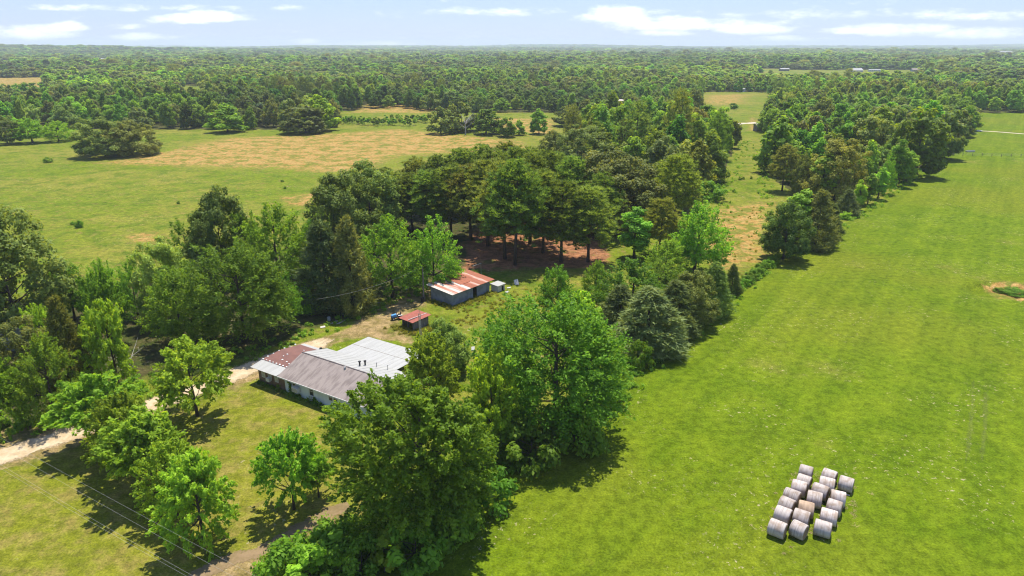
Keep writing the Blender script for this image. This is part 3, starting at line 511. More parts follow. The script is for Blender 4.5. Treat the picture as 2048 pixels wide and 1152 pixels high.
for a in [
    # front lawn
    ('lawn', 200, 893, 752, 165, 'bright leafy tree beside the driveway, top of the lawn row', (1, 1, .9), G_LAWN),
    ('leafy', 262, 938, 785, 160, 'leafy lawn tree second in the row below the driveway', (.95, 1, .9), G_LAWN),
    ('leafy', 312, 985, 825, 165, 'leafy lawn tree third in the row below the driveway', (1, 1, .9), G_LAWN),
    ('leafy', 355, 1030, 880, 150, 'leafy lawn tree fourth in the row, crowded by its neighbours', (.92, .97, .9), G_LAWN),
    ('leafy', 408, 1075, 905, 160, 'lowest leafy tree of the lawn row, nearest the power lines', (.95, .97, .9), G_LAWN),
    ('lawn', 395, 832, 678, 172, 'lone bright spreading tree on the lawn edge by the driveway bend', (1, 1.02, .9), G_LAWN),
    ('lawn', 588, 1018, 856, 142, 'small lone lawn tree with a bare straight trunk near the dirt track', (.85, .92, .85), G_LAWN),
    ('lawn', 638, 994, 900, 70, 'small tree tucked behind the lone lawn tree', (.8, .9, .85), G_LAWN),
    # foreground right of the lawn
    ('big', 850, 1066, 742, 310, 'huge rounded dark green shade tree in front of the house', (1.0, .98, .9), None, 0),
    ('leafy', 985, 912, 702, 135, 'tall yellow-green tree crowding behind the huge shade tree', (1.25, 1.3, .95)),
    ('leafy', 862, 815, 676, 135, 'bright leafy tree against the right end of the house', (1.0, 1.02, .9)),
    ('oak', 892, 742, 640, 105, 'thin olive tree behind the white flat roof', (.9, 1.0, .9)),
    ('bigelm', 1108, 858, 588, 290, 'great feathery green tree at the pasture edge', (.98, 1.05, .9)),
    ('elm', 1010, 800, 615, 150, 'feathery tree in the gap between the house and the pasture edge', (.95, 1.08, .9)),
    ('elm', 1195, 800, 640, 130, 'feathery tree leaning over the pasture beside the great one', (.95, 1.0, .9)),
    ('elm', 1115, 632, 530, 82, 'slim green tree with a visible trunk below the pine grove', (1.1, 1.15, .9)),
    ('leafy', 1160, 690, 580, 80, 'yellow-green tree top behind the great feathery tree', (1.1, 1.1, .9)),
    ('cedar', 1292, 702, 575, 150, 'broad grey-green cedar in the pasture hedgerow', (1.05, 1.0, 1.35)),
    ('cedar', 1345, 672, 560, 110, 'dark cedar behind the grey-green one in the hedgerow', (.85, .9, .9)),
    ('cedar', 1238, 668, 570, 105, 'cedar between the great feathery tree and the grey cedar', (.95, .9, 1.1)),
    ('oak', 1378, 652, 545, 105, 'drab twiggy olive tree in the pasture hedgerow', (.95, .88, .9)),
    ('elm', 1262, 625, 518, 150, 'wide feathery tree at the middle of the hedgerow', (1.0, 1.05, .9)),
    ('elm', 1330, 605, 520, 110, 'feathery tree above the grey cedars of the hedgerow', (1.0, 1.0, .9)),
    ('cedar', 1422, 632, 525, 74, 'upright green cedar near the far end of the hedgerow', (.9, 1.15, .8)),
    ('cedar', 1462, 588, 528, 40, 'last small cedar of the hedgerow, standing alone', (.85, 1.05, .8)),
    ('elm', 1190, 592, 520, 56, 'small dark tree at the right foot of the pine grove', (.8, .9, .9)),
    # beyond the hedgerow, beside the pines
    ('slender', 1268, 516, 416, 58, 'narrow upright dark tree just right of the pines', (.72, .85, .85)),
    ('elm', 1388, 545, 405, 125, 'fresh green feathery tree at the corner of the lane', (1.1, 1.15, .9)),
    ('elm', 1330, 560, 480, 100, 'feathery tree at the foot of the lane corner', (.95, .95, .9)),
    ('pine', 1318, 505, 395, 80, 'bushy brown-green pine beside the narrow upright tree', (1.25, 1.1, .9)),
    ('pine', 1347, 455, 308, 100, 'tall olive-tinted pine standing above the lane corner', (1.5, 1.35, .9)),
    ('pine', 1300, 440, 330, 80, 'olive pine between the grey oak and the lane', (1.35, 1.2, .9)),
    ('oak', 1225, 455, 303, 200, 'wide grey-olive oak right behind the pine grove', (1.15, 1.12, 1.35)),
    ('oak', 1165, 345, 250, 130, 'olive oak behind the pine grove at the meadow edge', (1.05, 1.05, 1.1)),
    ('oak', 1110, 330, 262, 82, 'open-crowned oak with forked bare limbs at the meadow edge', (1.2, 1.2, 1.1)),
    ('elm', 1245, 320, 250, 110, 'rounded green tree at the near end of the lane wood', (1.0, 1.05, .9)),
    # wood along the drive
    ('oak', 42, 668, 420, 225, 'big dark oak at the edge of the meadow, far left', (.8, .78, .8)),
    ('leafy', 0, 862, 690, 135, 'bright leafy tree cut by the frame beside the driveway', (1.05, 1.05, .9)),
    ('oak', 62, 775, 640, 120, 'grey twiggy tree in front of the hidden metal roof', (1.25, 1.2, 1.5)),
    ('elm', 112, 838, 668, 120, 'dull green feathery tree between the drive and the hidden roof', (.85, .9, 1.0)),
    ('cedar', 156, 805, 592, 98, 'yellow-olive cedar rising among the leafy trees by the drive', (1.5, 1.25, .75)),
    ('leafy', 245, 795, 600, 115, 'tall layered bright tree next to the yellow-olive cedar', (1.0, 1.0, .9)),
    ('leafy', 222, 690, 545, 95, 'bright green tree behind the layered one', (.9, 1.0, .9)),
    ('leafy', 100, 715, 608, 72, 'small yellow-green tree beside the hidden metal roof', (1.15, 1.1, .9)),
    ('elm', 150, 640, 525, 90, 'leafy tree between the dark oak and the meadow gap', (.95, 1.0, .9)),
    ('elm', 215, 620, 518, 75, 'low tree filling the meadow gap left of the pale tree', (.9, 1.0, .9)),
    ('elm', 275, 630, 515, 70, 'low tree below the pale silvery one', (.95, 1.05, .9)),
    ('oak', 345, 640, 480, 130, 'pale silvery-leaved tree at the meadow edge of the drive wood', (1.35, 1.5, 1.3)),
    ('elm', 370, 692, 540, 150, 'dark low-branched tree in front of the broad round one', (.78, .85, .9)),
    ('bigelm', 490, 684, 484, 200, 'broad round tree overhanging the driveway shade', (.88, .84, .9)),
    ('elm', 560, 660, 540, 90, 'bright tree skirt at the right of the broad round tree', (1.1, 1.15, .9)),
    ('oak', 452, 560, 376, 150, 'tall dark oak rising at the back of the drive wood', (.72, .85, .75)),
    ('elm', 560, 575, 408, 170, 'vivid green tree beside the tall dark oak', (.95, 1.18, .85)),
    ('elm', 385, 560, 440, 105, 'deep green tree left of the tall dark oak', (.78, .95, .85)),
    ('elm', 500, 560, 425, 110, 'mid green tree between the dark oak and the vivid one', (.85, 1.0, .85)),
    ('elm', 625, 560, 440, 80, 'green tree behind the grey cedar of the drive wood', (.7, .85, .8)),
    ('cedar', 655, 618, 442, 120, 'tall grey-green cedar beside the drive', (.85, .95, 1.15)),
    ('cedar', 706, 622, 432, 100, 'brownish cedar beside the tall grey-green one', (1.15, .88, .75)),
    ('elm', 785, 594, 432, 155, 'fresh green feathery tree behind the utility pole', (1.05, 1.2, .85)),
    ('elm', 868, 578, 436, 125, 'fresh green tree between the utility pole and the pines', (.85, 1.05, .8)),
    ('oak', 692, 505, 345, 150, 'dark broadleaf tree at the left flank of the pine grove', (.72, .85, .7)),
    ('oak', 742, 480, 325, 150, 'second dark broadleaf tree flanking the pine grove', (.65, .78, .65)),
    ('elm', 660, 480, 385, 75, 'small green tree poking into the meadow left of the pines', (.75, .85, .85)),
    # the meadow
    ('oak', 212, 312, 236, 118, 'great olive oak alone in the meadow, left half of the pair', (1.12, 1.05, .95)),
    ('oak', 265, 310, 243, 105, 'great olive oak alone in the meadow, right half of the pair', (1.0, .92, .85)),
    ('elm', 66, 286, 236, 72, 'bright green tree at the far left corner of the meadow', (1.2, 1.3, .9)),
    ('elm', 118, 283, 242, 66, 'bright low tree at the meadow corner beside its twin', (1.25, 1.35, .9)),
    ('oak', 15, 288, 232, 62, 'grey-olive tree beside the small roof at the meadow corner', (1.0, .95, 1.0)),
    ('mid_leafy', 455, 264, 208, 76, 'rounded green tree standing forward of the far meadow wood', (1.1, 1.15, .9)),
    ('mid_oak', 612, 266, 212, 92, 'dark round oak at the far right corner of the meadow', (.75, .75, .75)),
    ('mid_leafy', 640, 262, 190, 70, 'bright tree behind the dark round corner oak', (1.05, 1.1, .9)),
    # island of trees
    ('mid_oak', 882, 268, 214, 60, 'dark bush-like oak at the left end of the meadow island', (.7, .8, .75)),
    ('mid_oak', 925, 262, 204, 76, 'oak behind the bleached dead tree', (.85, .85, .85)),
    ('mid_leafy', 972, 268, 218, 60, 'rounded tree at the middle of the meadow island', (.95, .95, .9)),
    ('mid_leafy', 1015, 274, 234, 44, 'small tree toward the right end of the meadow island', (.95, 1.0, .9)),
    ('mid_leafy', 1038, 270, 240, 30, 'bushy little tree ending the meadow island', (1.0, 1.0, .9)),
    ('mid_leafy', 1078, 268, 218, 42, 'narrow dark tree between the meadow island and the hedge', (.8, .95, .85)),
    ('mid_oak', 1135, 252, 214, 62, 'dense dark hedge tree beyond the meadow, left of three', (.7, .82, .8)),
    ('mid_oak', 1185, 250, 208, 66, 'dense dark hedge tree beyond the meadow, middle of three', (.75, .85, .8)),
    ('mid_leafy', 1235, 252, 206, 62, 'dense dark hedge tree beyond the meadow, right of three', (.8, .88, .8)),
    ('mid_pine', 1345, 262, 176, 42, 'dark pine standing above the lane wood', (.9, .85, .9)),
    ('mid_oak', 1386, 236, 178, 48, 'dark round tree beside the straw coloured lane end', (.7, .75, .8)),
    # east hedgerow and wood
    ('oak', 1566, 518, 402, 100, 'dark green round tree at the near tip of the east wood', (.85, 1.0, .75)),
    ('slender', 1592, 490, 380, 56, 'pale crowned tree behind the near tip of the east wood', (.9, .98, .95)),
    ('cedar', 1630, 494, 380, 86, 'brown-green cedar behind the near tip tree', (1.15, 1.0, .8)),
    ('cedar', 1657, 474, 408, 52, 'small dark cedar at the pasture side of the near tip', (.95, .9, .9)),
    ('cedar', 1692, 430, 378, 50, 'grey cedar bush at the pasture edge of the east wood', (.85, .85, 1.15)),
    ('slender', 1716, 420, 360, 20, 'first thin bright tree of the pasture edge row', (.95, 1.05, .9)),
    ('slender', 1735, 410, 348, 22, 'second thin bright tree of the pasture edge row', (.95, 1.05, .9)),
    ('slender', 1755, 398, 335, 26, 'third thin bright tree of the pasture edge row', (.9, 1.0, .9)),
    ('elm', 1768, 388, 310, 40, 'taller leafy tree ending the thin row at the pasture edge', (.95, 1.0, .9)),
    ('oak', 1668, 400, 278, 128, 'tan-topped round oak in the east wood', (1.65, 1.3, .95)),
    ('slender', 1642, 402, 308, 46, 'narrow light green tree in front of the tan-topped oak', (.9, 1.0, .9)),
    ('pine', 1564, 382, 288, 64, 'grey-brown pine on the lane side of the east wood', (1.1, .92, 1.1)),
    ('oak', 1602, 392, 310, 50, 'olive tree between the grey-brown pine and the tan oak', (1.1, 1.0, .9)),
    ('mid_leafy', 1832, 352, 218, 104, 'largest rounded tree on the pasture side of the east wood', (.95, 1.0, .85)),
    ('slender', 1792, 372, 280, 36, 'slender light tree left of the largest east wood tree', (1.0, 1.05, .9)),
    ('slender', 1812, 366, 305, 34, 'slender tree at the foot of the largest east wood tree', (.95, 1.05, .9)),
    ('mid_oak', 1888, 318, 222, 66, 'dark green tree right of the largest east wood tree', (.8, .95, .8)),
    ('mid_leafy', 1925, 274, 214, 44, 'outermost tree of the east wood toward the far pasture', (.8, .95, .85)),
]: tree(*a)
# pine grove
ORD = ['first', 'second', 'third', 'fourth', 'fifth', 'sixth', 'seventh', 'eighth', 'ninth', 'tenth', 'eleventh', 'twelfth', 'thirteenth']
PINES = [(1176, 524, 372, 118), (1122, 524, 360, 125), (1086, 506, 340, 110), (1030, 530, 318, 140), (1010, 518, 320, 125), (976, 492, 318, 120), (942, 480, 328, 115), (1060, 486, 305, 120),
         (902, 474, 330, 110), (862, 468, 340, 105), (825, 462, 345, 105), (785, 456, 342, 100), (990, 452, 298, 110), (1040, 446, 293, 110), (1092, 452, 300, 105), (1140, 460, 312, 105),
         (922, 428, 296, 95), (964, 418, 288, 95), (1014, 408, 284, 95), (880, 432, 310, 95), (836, 428, 316, 90), (768, 430, 336, 90), (1066, 408, 296, 90), (1200, 478, 345, 90), (750, 462, 352, 90), (1110, 420, 304, 85)]
for k, (bx, by, top, wp) in enumerate(PINES):
    row = 0 if k < 8 else 1 if k < 16 or k in (23, 24) else 2
    mates = sorted(q[0] for j, q in enumerate(PINES) if (0 if j < 8 else 1 if j < 16 or j in (23, 24) else 2) == row); n_ = mates.index(bx)
    lab = 'grove pine, ' + ORD[n_] + ' from the left in the ' + ('front row over needle litter', 'middle row', 'back row by the meadow')[row]
    tree('pine', bx, by, top, wp, lab, (1 + rnd.uniform(-.12, .2), 1 + rnd.uniform(-.1, .15), .9), 'pines of the dark grove')
# shrubs and saplings
for a in [
    ('shrub', 575, 1165, 1080, 120, 'dark feathery shrub at the bottom edge, left of the saplings', (.8, .9, .8)),
    ('shrub', 672, 1120, 1050, 120, 'broad dark shrub under the huge shade tree', (.72, .85, .8)),
    ('shrub', 720, 1155, 1070, 110, 'dark shrub between the bright saplings', (.7, .82, .8)),
    ('sapling', 622, 1178, 1098, 92, 'bright big-leaved sapling at the bottom edge', (1.2, 1.2, .95)),
    ('sapling', 682, 1145, 1072, 62, 'bright big-leaved sapling right of the larger one', (1.15, 1.2, .95)),
    ('sapling', 770, 1145, 1062, 60, 'lone bright sapling against the dark shade', (1.2, 1.2, .95)),
    ('shrub', 830, 1125, 1040, 130, 'dark brush below the huge shade tree, pasture side', (.65, .8, .8)),
    ('shrub', 905, 1075, 990, 120, 'brush at the right foot of the huge shade tree', (.65, .78, .8)),
    ('shrub', 960, 1010, 930, 120, 'brush in the shade between the huge tree and the pasture', (.65, .78, .8)),
    ('shrub', 1060, 925, 840, 130, 'brush under the great feathery tree', (.68, .8, .8)),
    ('shrub', 1150, 890, 800, 110, 'brush under the pasture side of the great feathery tree', (.7, .85, .8)),
    ('shrub', 1278, 735, 680, 50, 'light shrub below the grey-green cedar', (1.1, 1.2, .9)),
    ('shrub', 1420, 398, 362, 66, 'bright yellow-green shrub beside the lane', (1.55, 1.5, .9)),
    ('shrub', 160, 455, 440, 14, 'small round bush out in the near meadow', (.8, .9, .8)),
    ('shrub', 96, 325, 314, 18, 'low bush left of the great meadow oaks', (.75, .85, .8)),
    ('shrub', 1468, 218, 206, 16, 'round bush alone on the straw field by the lane end', (.6, .75, .7)),
    ('shrub', 1690, 438, 424, 24, 'light shrub at the foot of the grey cedar bush', (1.3, 1.4, .9)),
    ('shrub', 612, 626, 560, 54, 'bright shrub at the driveway edge below the grey cedar', (1.35, 1.4, .9)),
    ('shrub', 2032, 577, 566, 46, 'dark scrub on the lip of the bare hollow', (.6, .7, .6)),
    ('shrub', 2000, 573, 565, 22, 'low scrub at the left lip of the bare hollow', (.7, .7, .6)),
]: tree(*a)
for k in range(11):
    s = k / 10; tree('shrub', 1478 + 70 * s + rnd.uniform(-3, 3), 578 - 55 * s, 562 - 55 * s, 22, 'low scrub in the line between the last cedar and the east wood', (.8, .85, .8), 'scrub along the pasture corner')
for k in range(44):
    bx = 655 + 205 * ((k * .618) % 1); tree('sapling', bx, 252 - 10 * ((k * .37) % 1) - (860 - bx) * -.005, 238 - 10 * ((k * .37) % 1), rnd.uniform(8, 13), 'young green sapling in the strip behind the straw meadow', (.8, .9, .8), 'saplings behind the straw meadow')
for k in range(9):
    bx = rnd.choice([rnd.uniform(60, 640), rnd.uniform(1450, 1525)]); by = rnd.uniform(330, 470) if bx < 700 else rnd.uniform(300, 400)
    tree('shrub', bx, by, by - rnd.uniform(4, 6), rnd.uniform(5, 9), 'tiny weed bush dotting the open grass', (.75, .85, .75), 'weed bushes in the open grass')

# ------------------------------------------------------------------ woods: the nearest trees as things, the rest as one mass
prng = np.random.default_rng(11)
pts = []
def scatter(n, rmin, rmax, k):
    r = np.exp(prng.uniform(math.log(rmin), math.log(rmax), n)) if k else np.sqrt(prng.uniform(rmin ** 2, rmax ** 2, n)); th = prng.uniform(-.86, .86, n)
    return r * np.sin(th), r * np.cos(th)
def thin(x, y, sp):
    seen = {}; keep = []
    for i in range(len(x)):
        s = sp[i]; lev = round(math.log(s) * 3); c_ = math.exp(lev / 3); kx, ky = int(x[i] // c_), int(y[i] // c_); ok = True
        for a in (-1, 0, 1):
            for b_ in (-1, 0, 1):
                for j in seen.get((lev, kx + a, ky + b_), ()):
                    if (x[j] - x[i]) ** 2 + (y[j] - y[i]) ** 2 < s * s: ok = False; break
                if not ok: break
            if not ok: break
        if ok: seen.setdefault((lev, kx, ky), []).append(i); keep.append(i)
    return np.array(keep)
x1, y1 = scatter(52000, 180, 1250, 0); x2, y2 = scatter(75000, 1250, 15500, 1)
x = np.concatenate([x1, x2]); y = np.concatenate([y1, y2]); m = forest_mask(x, y) & (y > 60); x, y = x[m], y[m]
r = np.hypot(x, y); sp = np.maximum(8.4, r / 90)
k = thin(x, y, sp); x, y, r, sp = x[k], y[k], r[k], sp[k]
o = np.argsort(r); x, y, r, sp = x[o], y[o], r[o], sp[o]
patch = np.sin(x / 60 + 1) * np.sin(y / 75) + .6 * np.sin(x / 23 + y / 31)
KINDS = ['mid_leafy', 'mid_oak', 'mid_slender', 'mid_pine']
kk = prng.uniform(-1, 1, len(x)) + patch * .7
kind = np.where(kk > .55, 1, np.where(kk < -1.25, 3, np.where(kk < -.75, 2, 0)))
N_NEAR = 185
px, py = pix_of(x, y)
vis = np.where((px > -20) & (px < 2070))[0][:N_NEAR]
WORDS = {'mid_leafy': 'mid green leafy tree', 'mid_oak': 'olive crowned oak', 'mid_slender': 'narrow fresh green tree', 'mid_pine': 'dark pine'}
for i in vis:
    kd = KINDS[kind[i]]
    lx, ly = np.array([x[i]]), np.array([y[i]])
    if inside(LANE_WOOD, lx, ly)[0]: place, g_ = ('in the near end' if py[i] > 335 else 'in the middle' if py[i] > 285 else 'at the far end') + ' of the lane wood, ' + ('lane side' if px[i] > 1400 else 'inner part' if px[i] > 1270 else 'meadow side'), 'trees of the lane wood'
    elif inside(EAST_WOOD, lx, ly)[0]: place, g_ = ('in the near end' if py[i] > 335 else 'in the middle' if py[i] > 275 else 'at the far end') + ' of the east wood, ' + ('lane side' if px[i] < 1600 else 'inner part' if px[i] < 1740 else 'pasture side'), 'trees of the east wood'
    elif px[i] < 330: place, g_ = 'in the wood edge behind the lone meadow oaks', 'trees of the wood beyond the meadow'
    elif px[i] < 680: place, g_ = 'in the wood edge closing the straw meadow', 'trees of the wood beyond the meadow'
    elif px[i] < 1100: place, g_ = 'in the wood behind the sapling strip', 'trees of the wood behind the saplings'
    elif px[i] < 1550: place, g_ = 'in the wood behind the dark hedge trees', 'trees of the wood behind the hedge'
    else: place, g_ = 'in the tree line beyond the far pasture', 'trees beyond the far pasture'
    hs = min(1.7, max(.8, math.exp(rnd.gauss(.14, .18)))); W0 = PR[kd][0][3]; H0 = PR[kd][0][2]
    tree_at(kd, x[i], y[i], H0 * hs * rnd.uniform(.9, 1.1), W0 * hs * rnd.uniform(.9, 1.12), WORDS[kd] + ' ' + place, tuple((.98 + rnd.gauss(0, .10)) * q for q in (1 + rnd.gauss(0, .07), 1, 1)), g_)
rest = np.setdiff1d(np.arange(len(x)), vis)
x, y, r, sp, kind = x[rest], y[rest], r[rest], sp[rest], kind[rest]
lod = r > 700
# prototypes of the mass: not linked to the scene, only instanced by it
PR['far_leafy'] = [finish(broadleaf('farleafy%d' % k, 12, 10, 900 + k, L_ELM, 34, 24, (1.35, 1.05), .03, 0, .9, .3, .30, 3, .25), BARK) for k in range(3)]
PR['far_oak'] = [finish(broadleaf('faroak%d' % k, 12, 12, 910 + k, L_OAK, 40, 22, (1.35, 1.05), .03, 0, .85, .3, .28, 3, .21), BARK) for k in range(3)]
PR['far_slender'] = [finish(broadleaf('farslender%d' % k, 13, 7, 920 + k, L_PECAN, 26, 22, (1.2, .9), .03, 0, 1, .3, .42, 3, .33), BARK) for k in range(1)]
PR['far_pine'] = [finish(pine('farpine%d' % k, 14, 8, 930 + k, 110, 9, .2, 1.6), PINEBARK) for k in range(1)]
pc = bpy.data.collections.new('wood_kinds'); PL = []; OFF = {}
for key in KINDS + ['far_leafy', 'far_oak', 'far_slender', 'far_pine']:
    OFF[key] = (len(PL), len(PR[key]))
    for (cr, tr, ph, pw) in PR[key]: PL.append(cr)
for i, me in enumerate(PL): pc.objects.link(bpy.data.objects.new('wood_kind_%02d' % i, me))
proto = np.zeros(len(x), np.int32); FAR = ['far_leafy', 'far_oak', 'far_slender', 'far_pine']
for i in range(len(x)):
    o_, n_ = OFF[(FAR if lod[i] else KINDS)[kind[i]]]; proto[i] = o_ + prng.integers(n_)
sxy = np.exp(prng.normal(.16, .2, len(x)) + np.where(r > 900, prng.normal(.1, .22, len(x)), 0)) * np.maximum(1, sp / 9.0); sz = prng.uniform(.72, 1.3, len(x)) * (1 + .18 * np.sin(x / 90 + 1) * np.sin(y / 120)) * np.minimum(np.maximum(1, sp / 14), 1.35)
wm = bpy.data.meshes.new('woodland'); wm.vertices.add(len(x)); wm.vertices.foreach_set('co', np.stack([x, y, terrain(x, y)], 1).astype(np.float32).ravel())
wm.attributes.new('proto', 'INT', 'POINT').data.foreach_set('value', proto)
wm.attributes.new('scl', 'FLOAT_VECTOR', 'POINT').data.foreach_set('vector', np.stack([sxy, sxy, sz], 1).astype(np.float32).ravel())
wm.attributes.new('rot', 'FLOAT_VECTOR', 'POINT').data.foreach_set('vector', np.stack([np.zeros(len(x)), np.zeros(len(x)), prng.uniform(0, 6.28, len(x))], 1).astype(np.float32).ravel())
pn = np.sin(x / 47 + 2 * np.sin(y / 61)) * np.sin(y / 53 + 1.5 * np.sin(x / 71)) ; pf = np.sin(x / 310 + y / 270) * np.sin(x / 190 - y / 350)
tn = -.02 + prng.normal(0, .13, len(x)) + .20 * pn + .22 * pf; tr_ = prng.normal(0, .07, len(x)) + .10 * np.sin(x / 83 - y / 39)
wm.attributes.new('tone', 'FLOAT_VECTOR', 'POINT').data.foreach_set('vector', np.stack([tn + tr_, tn, tn + prng.normal(.1, .15, len(x))], 1).astype(np.float32).ravel())
wo = tag(put('woodland', wm), 'mixed green woodland stretching to the horizon', 'woodland', None, 'stuff')
ng = bpy.data.node_groups.new('woodland', 'GeometryNodeTree')
ng.interface.new_socket('Geometry', in_out='INPUT', socket_type='NodeSocketGeometry'); ng.interface.new_socket('Geometry', in_out='OUTPUT', socket_type='NodeSocketGeometry')
N = ng.nodes; gi = N.new('NodeGroupInput'); go = N.new('NodeGroupOutput'); ip = N.new('GeometryNodeInstanceOnPoints'); ci = N.new('GeometryNodeCollectionInfo')
ci.inputs['Collection'].default_value = pc; ci.inputs['Separate Children'].default_value = True; ci.inputs['Reset Children'].default_value = True
def na_(nm_, ty):
    q = N.new('GeometryNodeInputNamedAttribute'); q.data_type = ty; q.inputs['Name'].default_value = nm_; return q.outputs['Attribute']
ng.links.new(gi.outputs[0], ip.inputs['Points']); ng.links.new(ci.outputs[0], ip.inputs['Instance']); ip.inputs['Pick Instance'].default_value = True
ng.links.new(na_('proto', 'INT'), ip.inputs['Instance Index']); ng.links.new(na_('rot', 'FLOAT_VECTOR'), ip.inputs['Rotation']); ng.links.new(na_('scl', 'FLOAT_VECTOR'), ip.inputs['Scale'])
ng.links.new(ip.outputs[0], go.inputs[0])
wo.modifiers.new('trees', 'NODES').node_group = ng
print('woodland instances', len(x), 'near', len(vis), 'nearest dist', r.min())

# ------------------------------------------------------------------ materials of the built things
M_BLUE = mat('pale_blue_siding', (0.68, 0.79, 0.83), (0.58, 0.68, 0.72), 1.3, 0.75, stretch=(1, 1, .3))
M_BRICK = mat('brown_weathered_wall', (0.20, 0.135, 0.095), (0.12, 0.08, 0.06), 2.0, 0.9, bump=.3)
M_SHINGLE = mat('grey_shingle', (0.265, 0.225, 0.205), (0.135, 0.108, 0.100), 1.1, 0.95, bump=.5, stretch=(1.6, .32, 1), lo=.42, hi=.66)
M_WHITE = mat('white_metal_roof', (0.375, 0.375, 0.36), (0.31, 0.31, 0.295), 0.7, 0.45, spec=.4, stretch=(3, .4, 1))
M_BROWNROOF = mat('brown_roll_roof', (0.175, 0.085, 0.070), (0.135, 0.068, 0.058), 0.9, 0.85)
M_TRIM = mat('white_trim', (0.74, 0.73, 0.70), (0.6, 0.58, 0.55), 3, 0.6)
M_GLASS = mat('window_glass', (0.035, 0.042, 0.045), (0.02, 0.025, 0.03), 1, 0.08, spec=.6)
M_CURTAIN = mat('pale_curtain', (0.55, 0.52, 0.46), (0.4, 0.37, 0.33), 4, 0.8)
M_RUST = mat('rust_sheet', (0.30, 0.098, 0.052), (0.20, 0.066, 0.038), 1.4, 0.75, stretch=(2, .5, 1))
M_ZINC = mat('zinc_sheet', (0.50, 0.45, 0.41), (0.33, 0.15, 0.095), 0.9, 0.5, stretch=(2.5, .4, 1), lo=.5, hi=.66)
M_RUSTZ = mat('rusting_sheet', (0.35, 0.13, 0.08), (0.48, 0.38, 0.33), 0.9, 0.6, stretch=(2.5, .35, 1), lo=.46, hi=.6)
M_BLOCK = mat('grey_block', (0.26, 0.28, 0.30), (0.16, 0.175, 0.19), 0.9, 0.9, bump=.3, lo=.45, hi=.58)
M_DARK = mat('doorway_shade_black', (0.012, 0.011, 0.010), None, 2, 0.9)  # near-black colour standing in for the shade inside open doorways
M_WOOD = mat('grey_weathered_wood', (0.21, 0.185, 0.155), (0.12, 0.10, 0.085), 4, 0.9, stretch=(1, 1, .2))
M_PALEWOOD = mat('pale_board', (0.56, 0.49, 0.40), (0.4, 0.34, 0.27), 3, 0.85)
M_BLACK = mat('black_paint', (0.018, 0.018, 0.019), None, 3, 0.45)
M_RUBBER = mat('tyre_rubber', (0.022, 0.022, 0.022), None, 3, 0.8)
M_TRACTOR = mat('tractor_blue', (0.10, 0.30, 0.62), (0.08, 0.25, 0.52), 2, 0.35, spec=.5)
M_STEEL = mat('galvanised', (0.46, 0.46, 0.45), (0.34, 0.34, 0.33), 3, 0.45, metal=.6)
M_CAR = mat('dark_car_paint', (0.035, 0.042, 0.055), (0.03, 0.035, 0.045), 1, 0.2, spec=.6)
M_WRAP = None
def panel_wall(mb, x0, x1, z0, z1, y0, y1, holes):      # wall along x with openings (hx0, hx1, hz0, hz1)
    hs = sorted(holes); cx = x0
    for (a, b_, c_, d_) in hs:
        if a > cx: mb.box(cx, a, y0, y1, z0, z1)
        mb.box(a, b_, y0, y1, z0, c_); mb.box(a, b_, y0, y1, d_, z1); cx = b_
    if x1 > cx: mb.box(cx, x1, y0, y1, z0, z1)
def window(parent, a, b_, c_, d_, y, glass, ac=False):
    f = MB(); t_ = .07
    f.box(a, a + t_, y - .03, y + .10, c_, d_); f.box(b_ - t_, b_, y - .03, y + .10, c_, d_); f.box(a + t_, b_ - t_, y - .03, y + .10, c_, c_ + t_); f.box(a + t_, b_ - t_, y - .03, y + .10, d_ - t_, d_)
    m_ = (c_ + d_) / 2; f.box(a + t_, b_ - t_, y - .015, y + .06, m_ - .025, m_ + .025)
    w_ = f.build('window', M_TRIM, parent)
    for (z0, z1) in ((c_ + t_, m_ - .025), (m_ + .025, d_ - t_)): MB().box(a + t_, b_ - t_, y + .03, y + .05, z0, z1).build('pane', glass, w_)
    return w_

# ------------------------------------------------------------------ house
hx, hy = at(572, 783)
house = tag(empty('house', (hx, hy, 0), R(-32)), 'low pale blue house with grey shingle, white metal and brown roofs', 'house')
HW, HL, DP = 2.42, 14.6, 8.0
fr = MB(); holes = [(1.45, 2.15, 1.25, 2.15), (4.65, 5.5, .75, 2.15), (8.2, 8.95, 1.05, 2.15), (9.05, 9.8, 1.05, 2.15), (12.2, 13.1, 1.05, 2.15)]
panel_wall(fr, 0, HL, -.1, HW, 0, .16, holes); fr.build('front_wall', M_BLUE, house)
for xx in (0, HL - .16):
    sw = MB(); sw.add([(xx, .16, -.1), (xx + .16, .16, -.1), (xx + .16, DP, -.1), (xx, DP, -.1), (xx, .16, 2.42), (xx + .16, .16, 2.42), (xx + .16, DP, 2.75), (xx, DP, 2.75), (xx, 4, 3.92), (xx + .16, 4, 3.92)],
           [(0, 3, 7, 8, 4), (1, 5, 9, 6, 2), (0, 4, 5, 1), (3, 2, 6, 7), (4, 8, 9, 5), (8, 7, 6, 9)])
    sw.build('gable_wall', M_BLUE, house)
MB().box(.16, HL - .16, DP - .16, DP, -.1, 2.72).build('rear_wall', M_BLUE, house)
for hh in holes: window(house, *hh, .02, M_GLASS)
MB().box(1.5, 2.1, -.02, .0, .9, 1.2).build('sill_board', M_TRIM, house)
MB().box(4.75, 5.35, -.04, -.002, .28, .72).build('cover_board', M_TRIM, house)
acu = MB().box(2.0, 3.05, -.62, -.02, .85, 1.5).build('air_conditioner', M_TRIM, house)
gr = MB()
for k in range(7): gr.box(2.08, 2.97, -.645, -.622, .92 + k * .075, .955 + k * .075)
gr.build('grille', M_STEEL, acu)
rs = MB().slab([(-.7, -.55, 2.33), (HL + .5, -.55, 2.33), (HL + .5, 4, 4.06), (-.7, 4, 4.06)], .10).build('shingle_roof', M_SHINGLE, house)
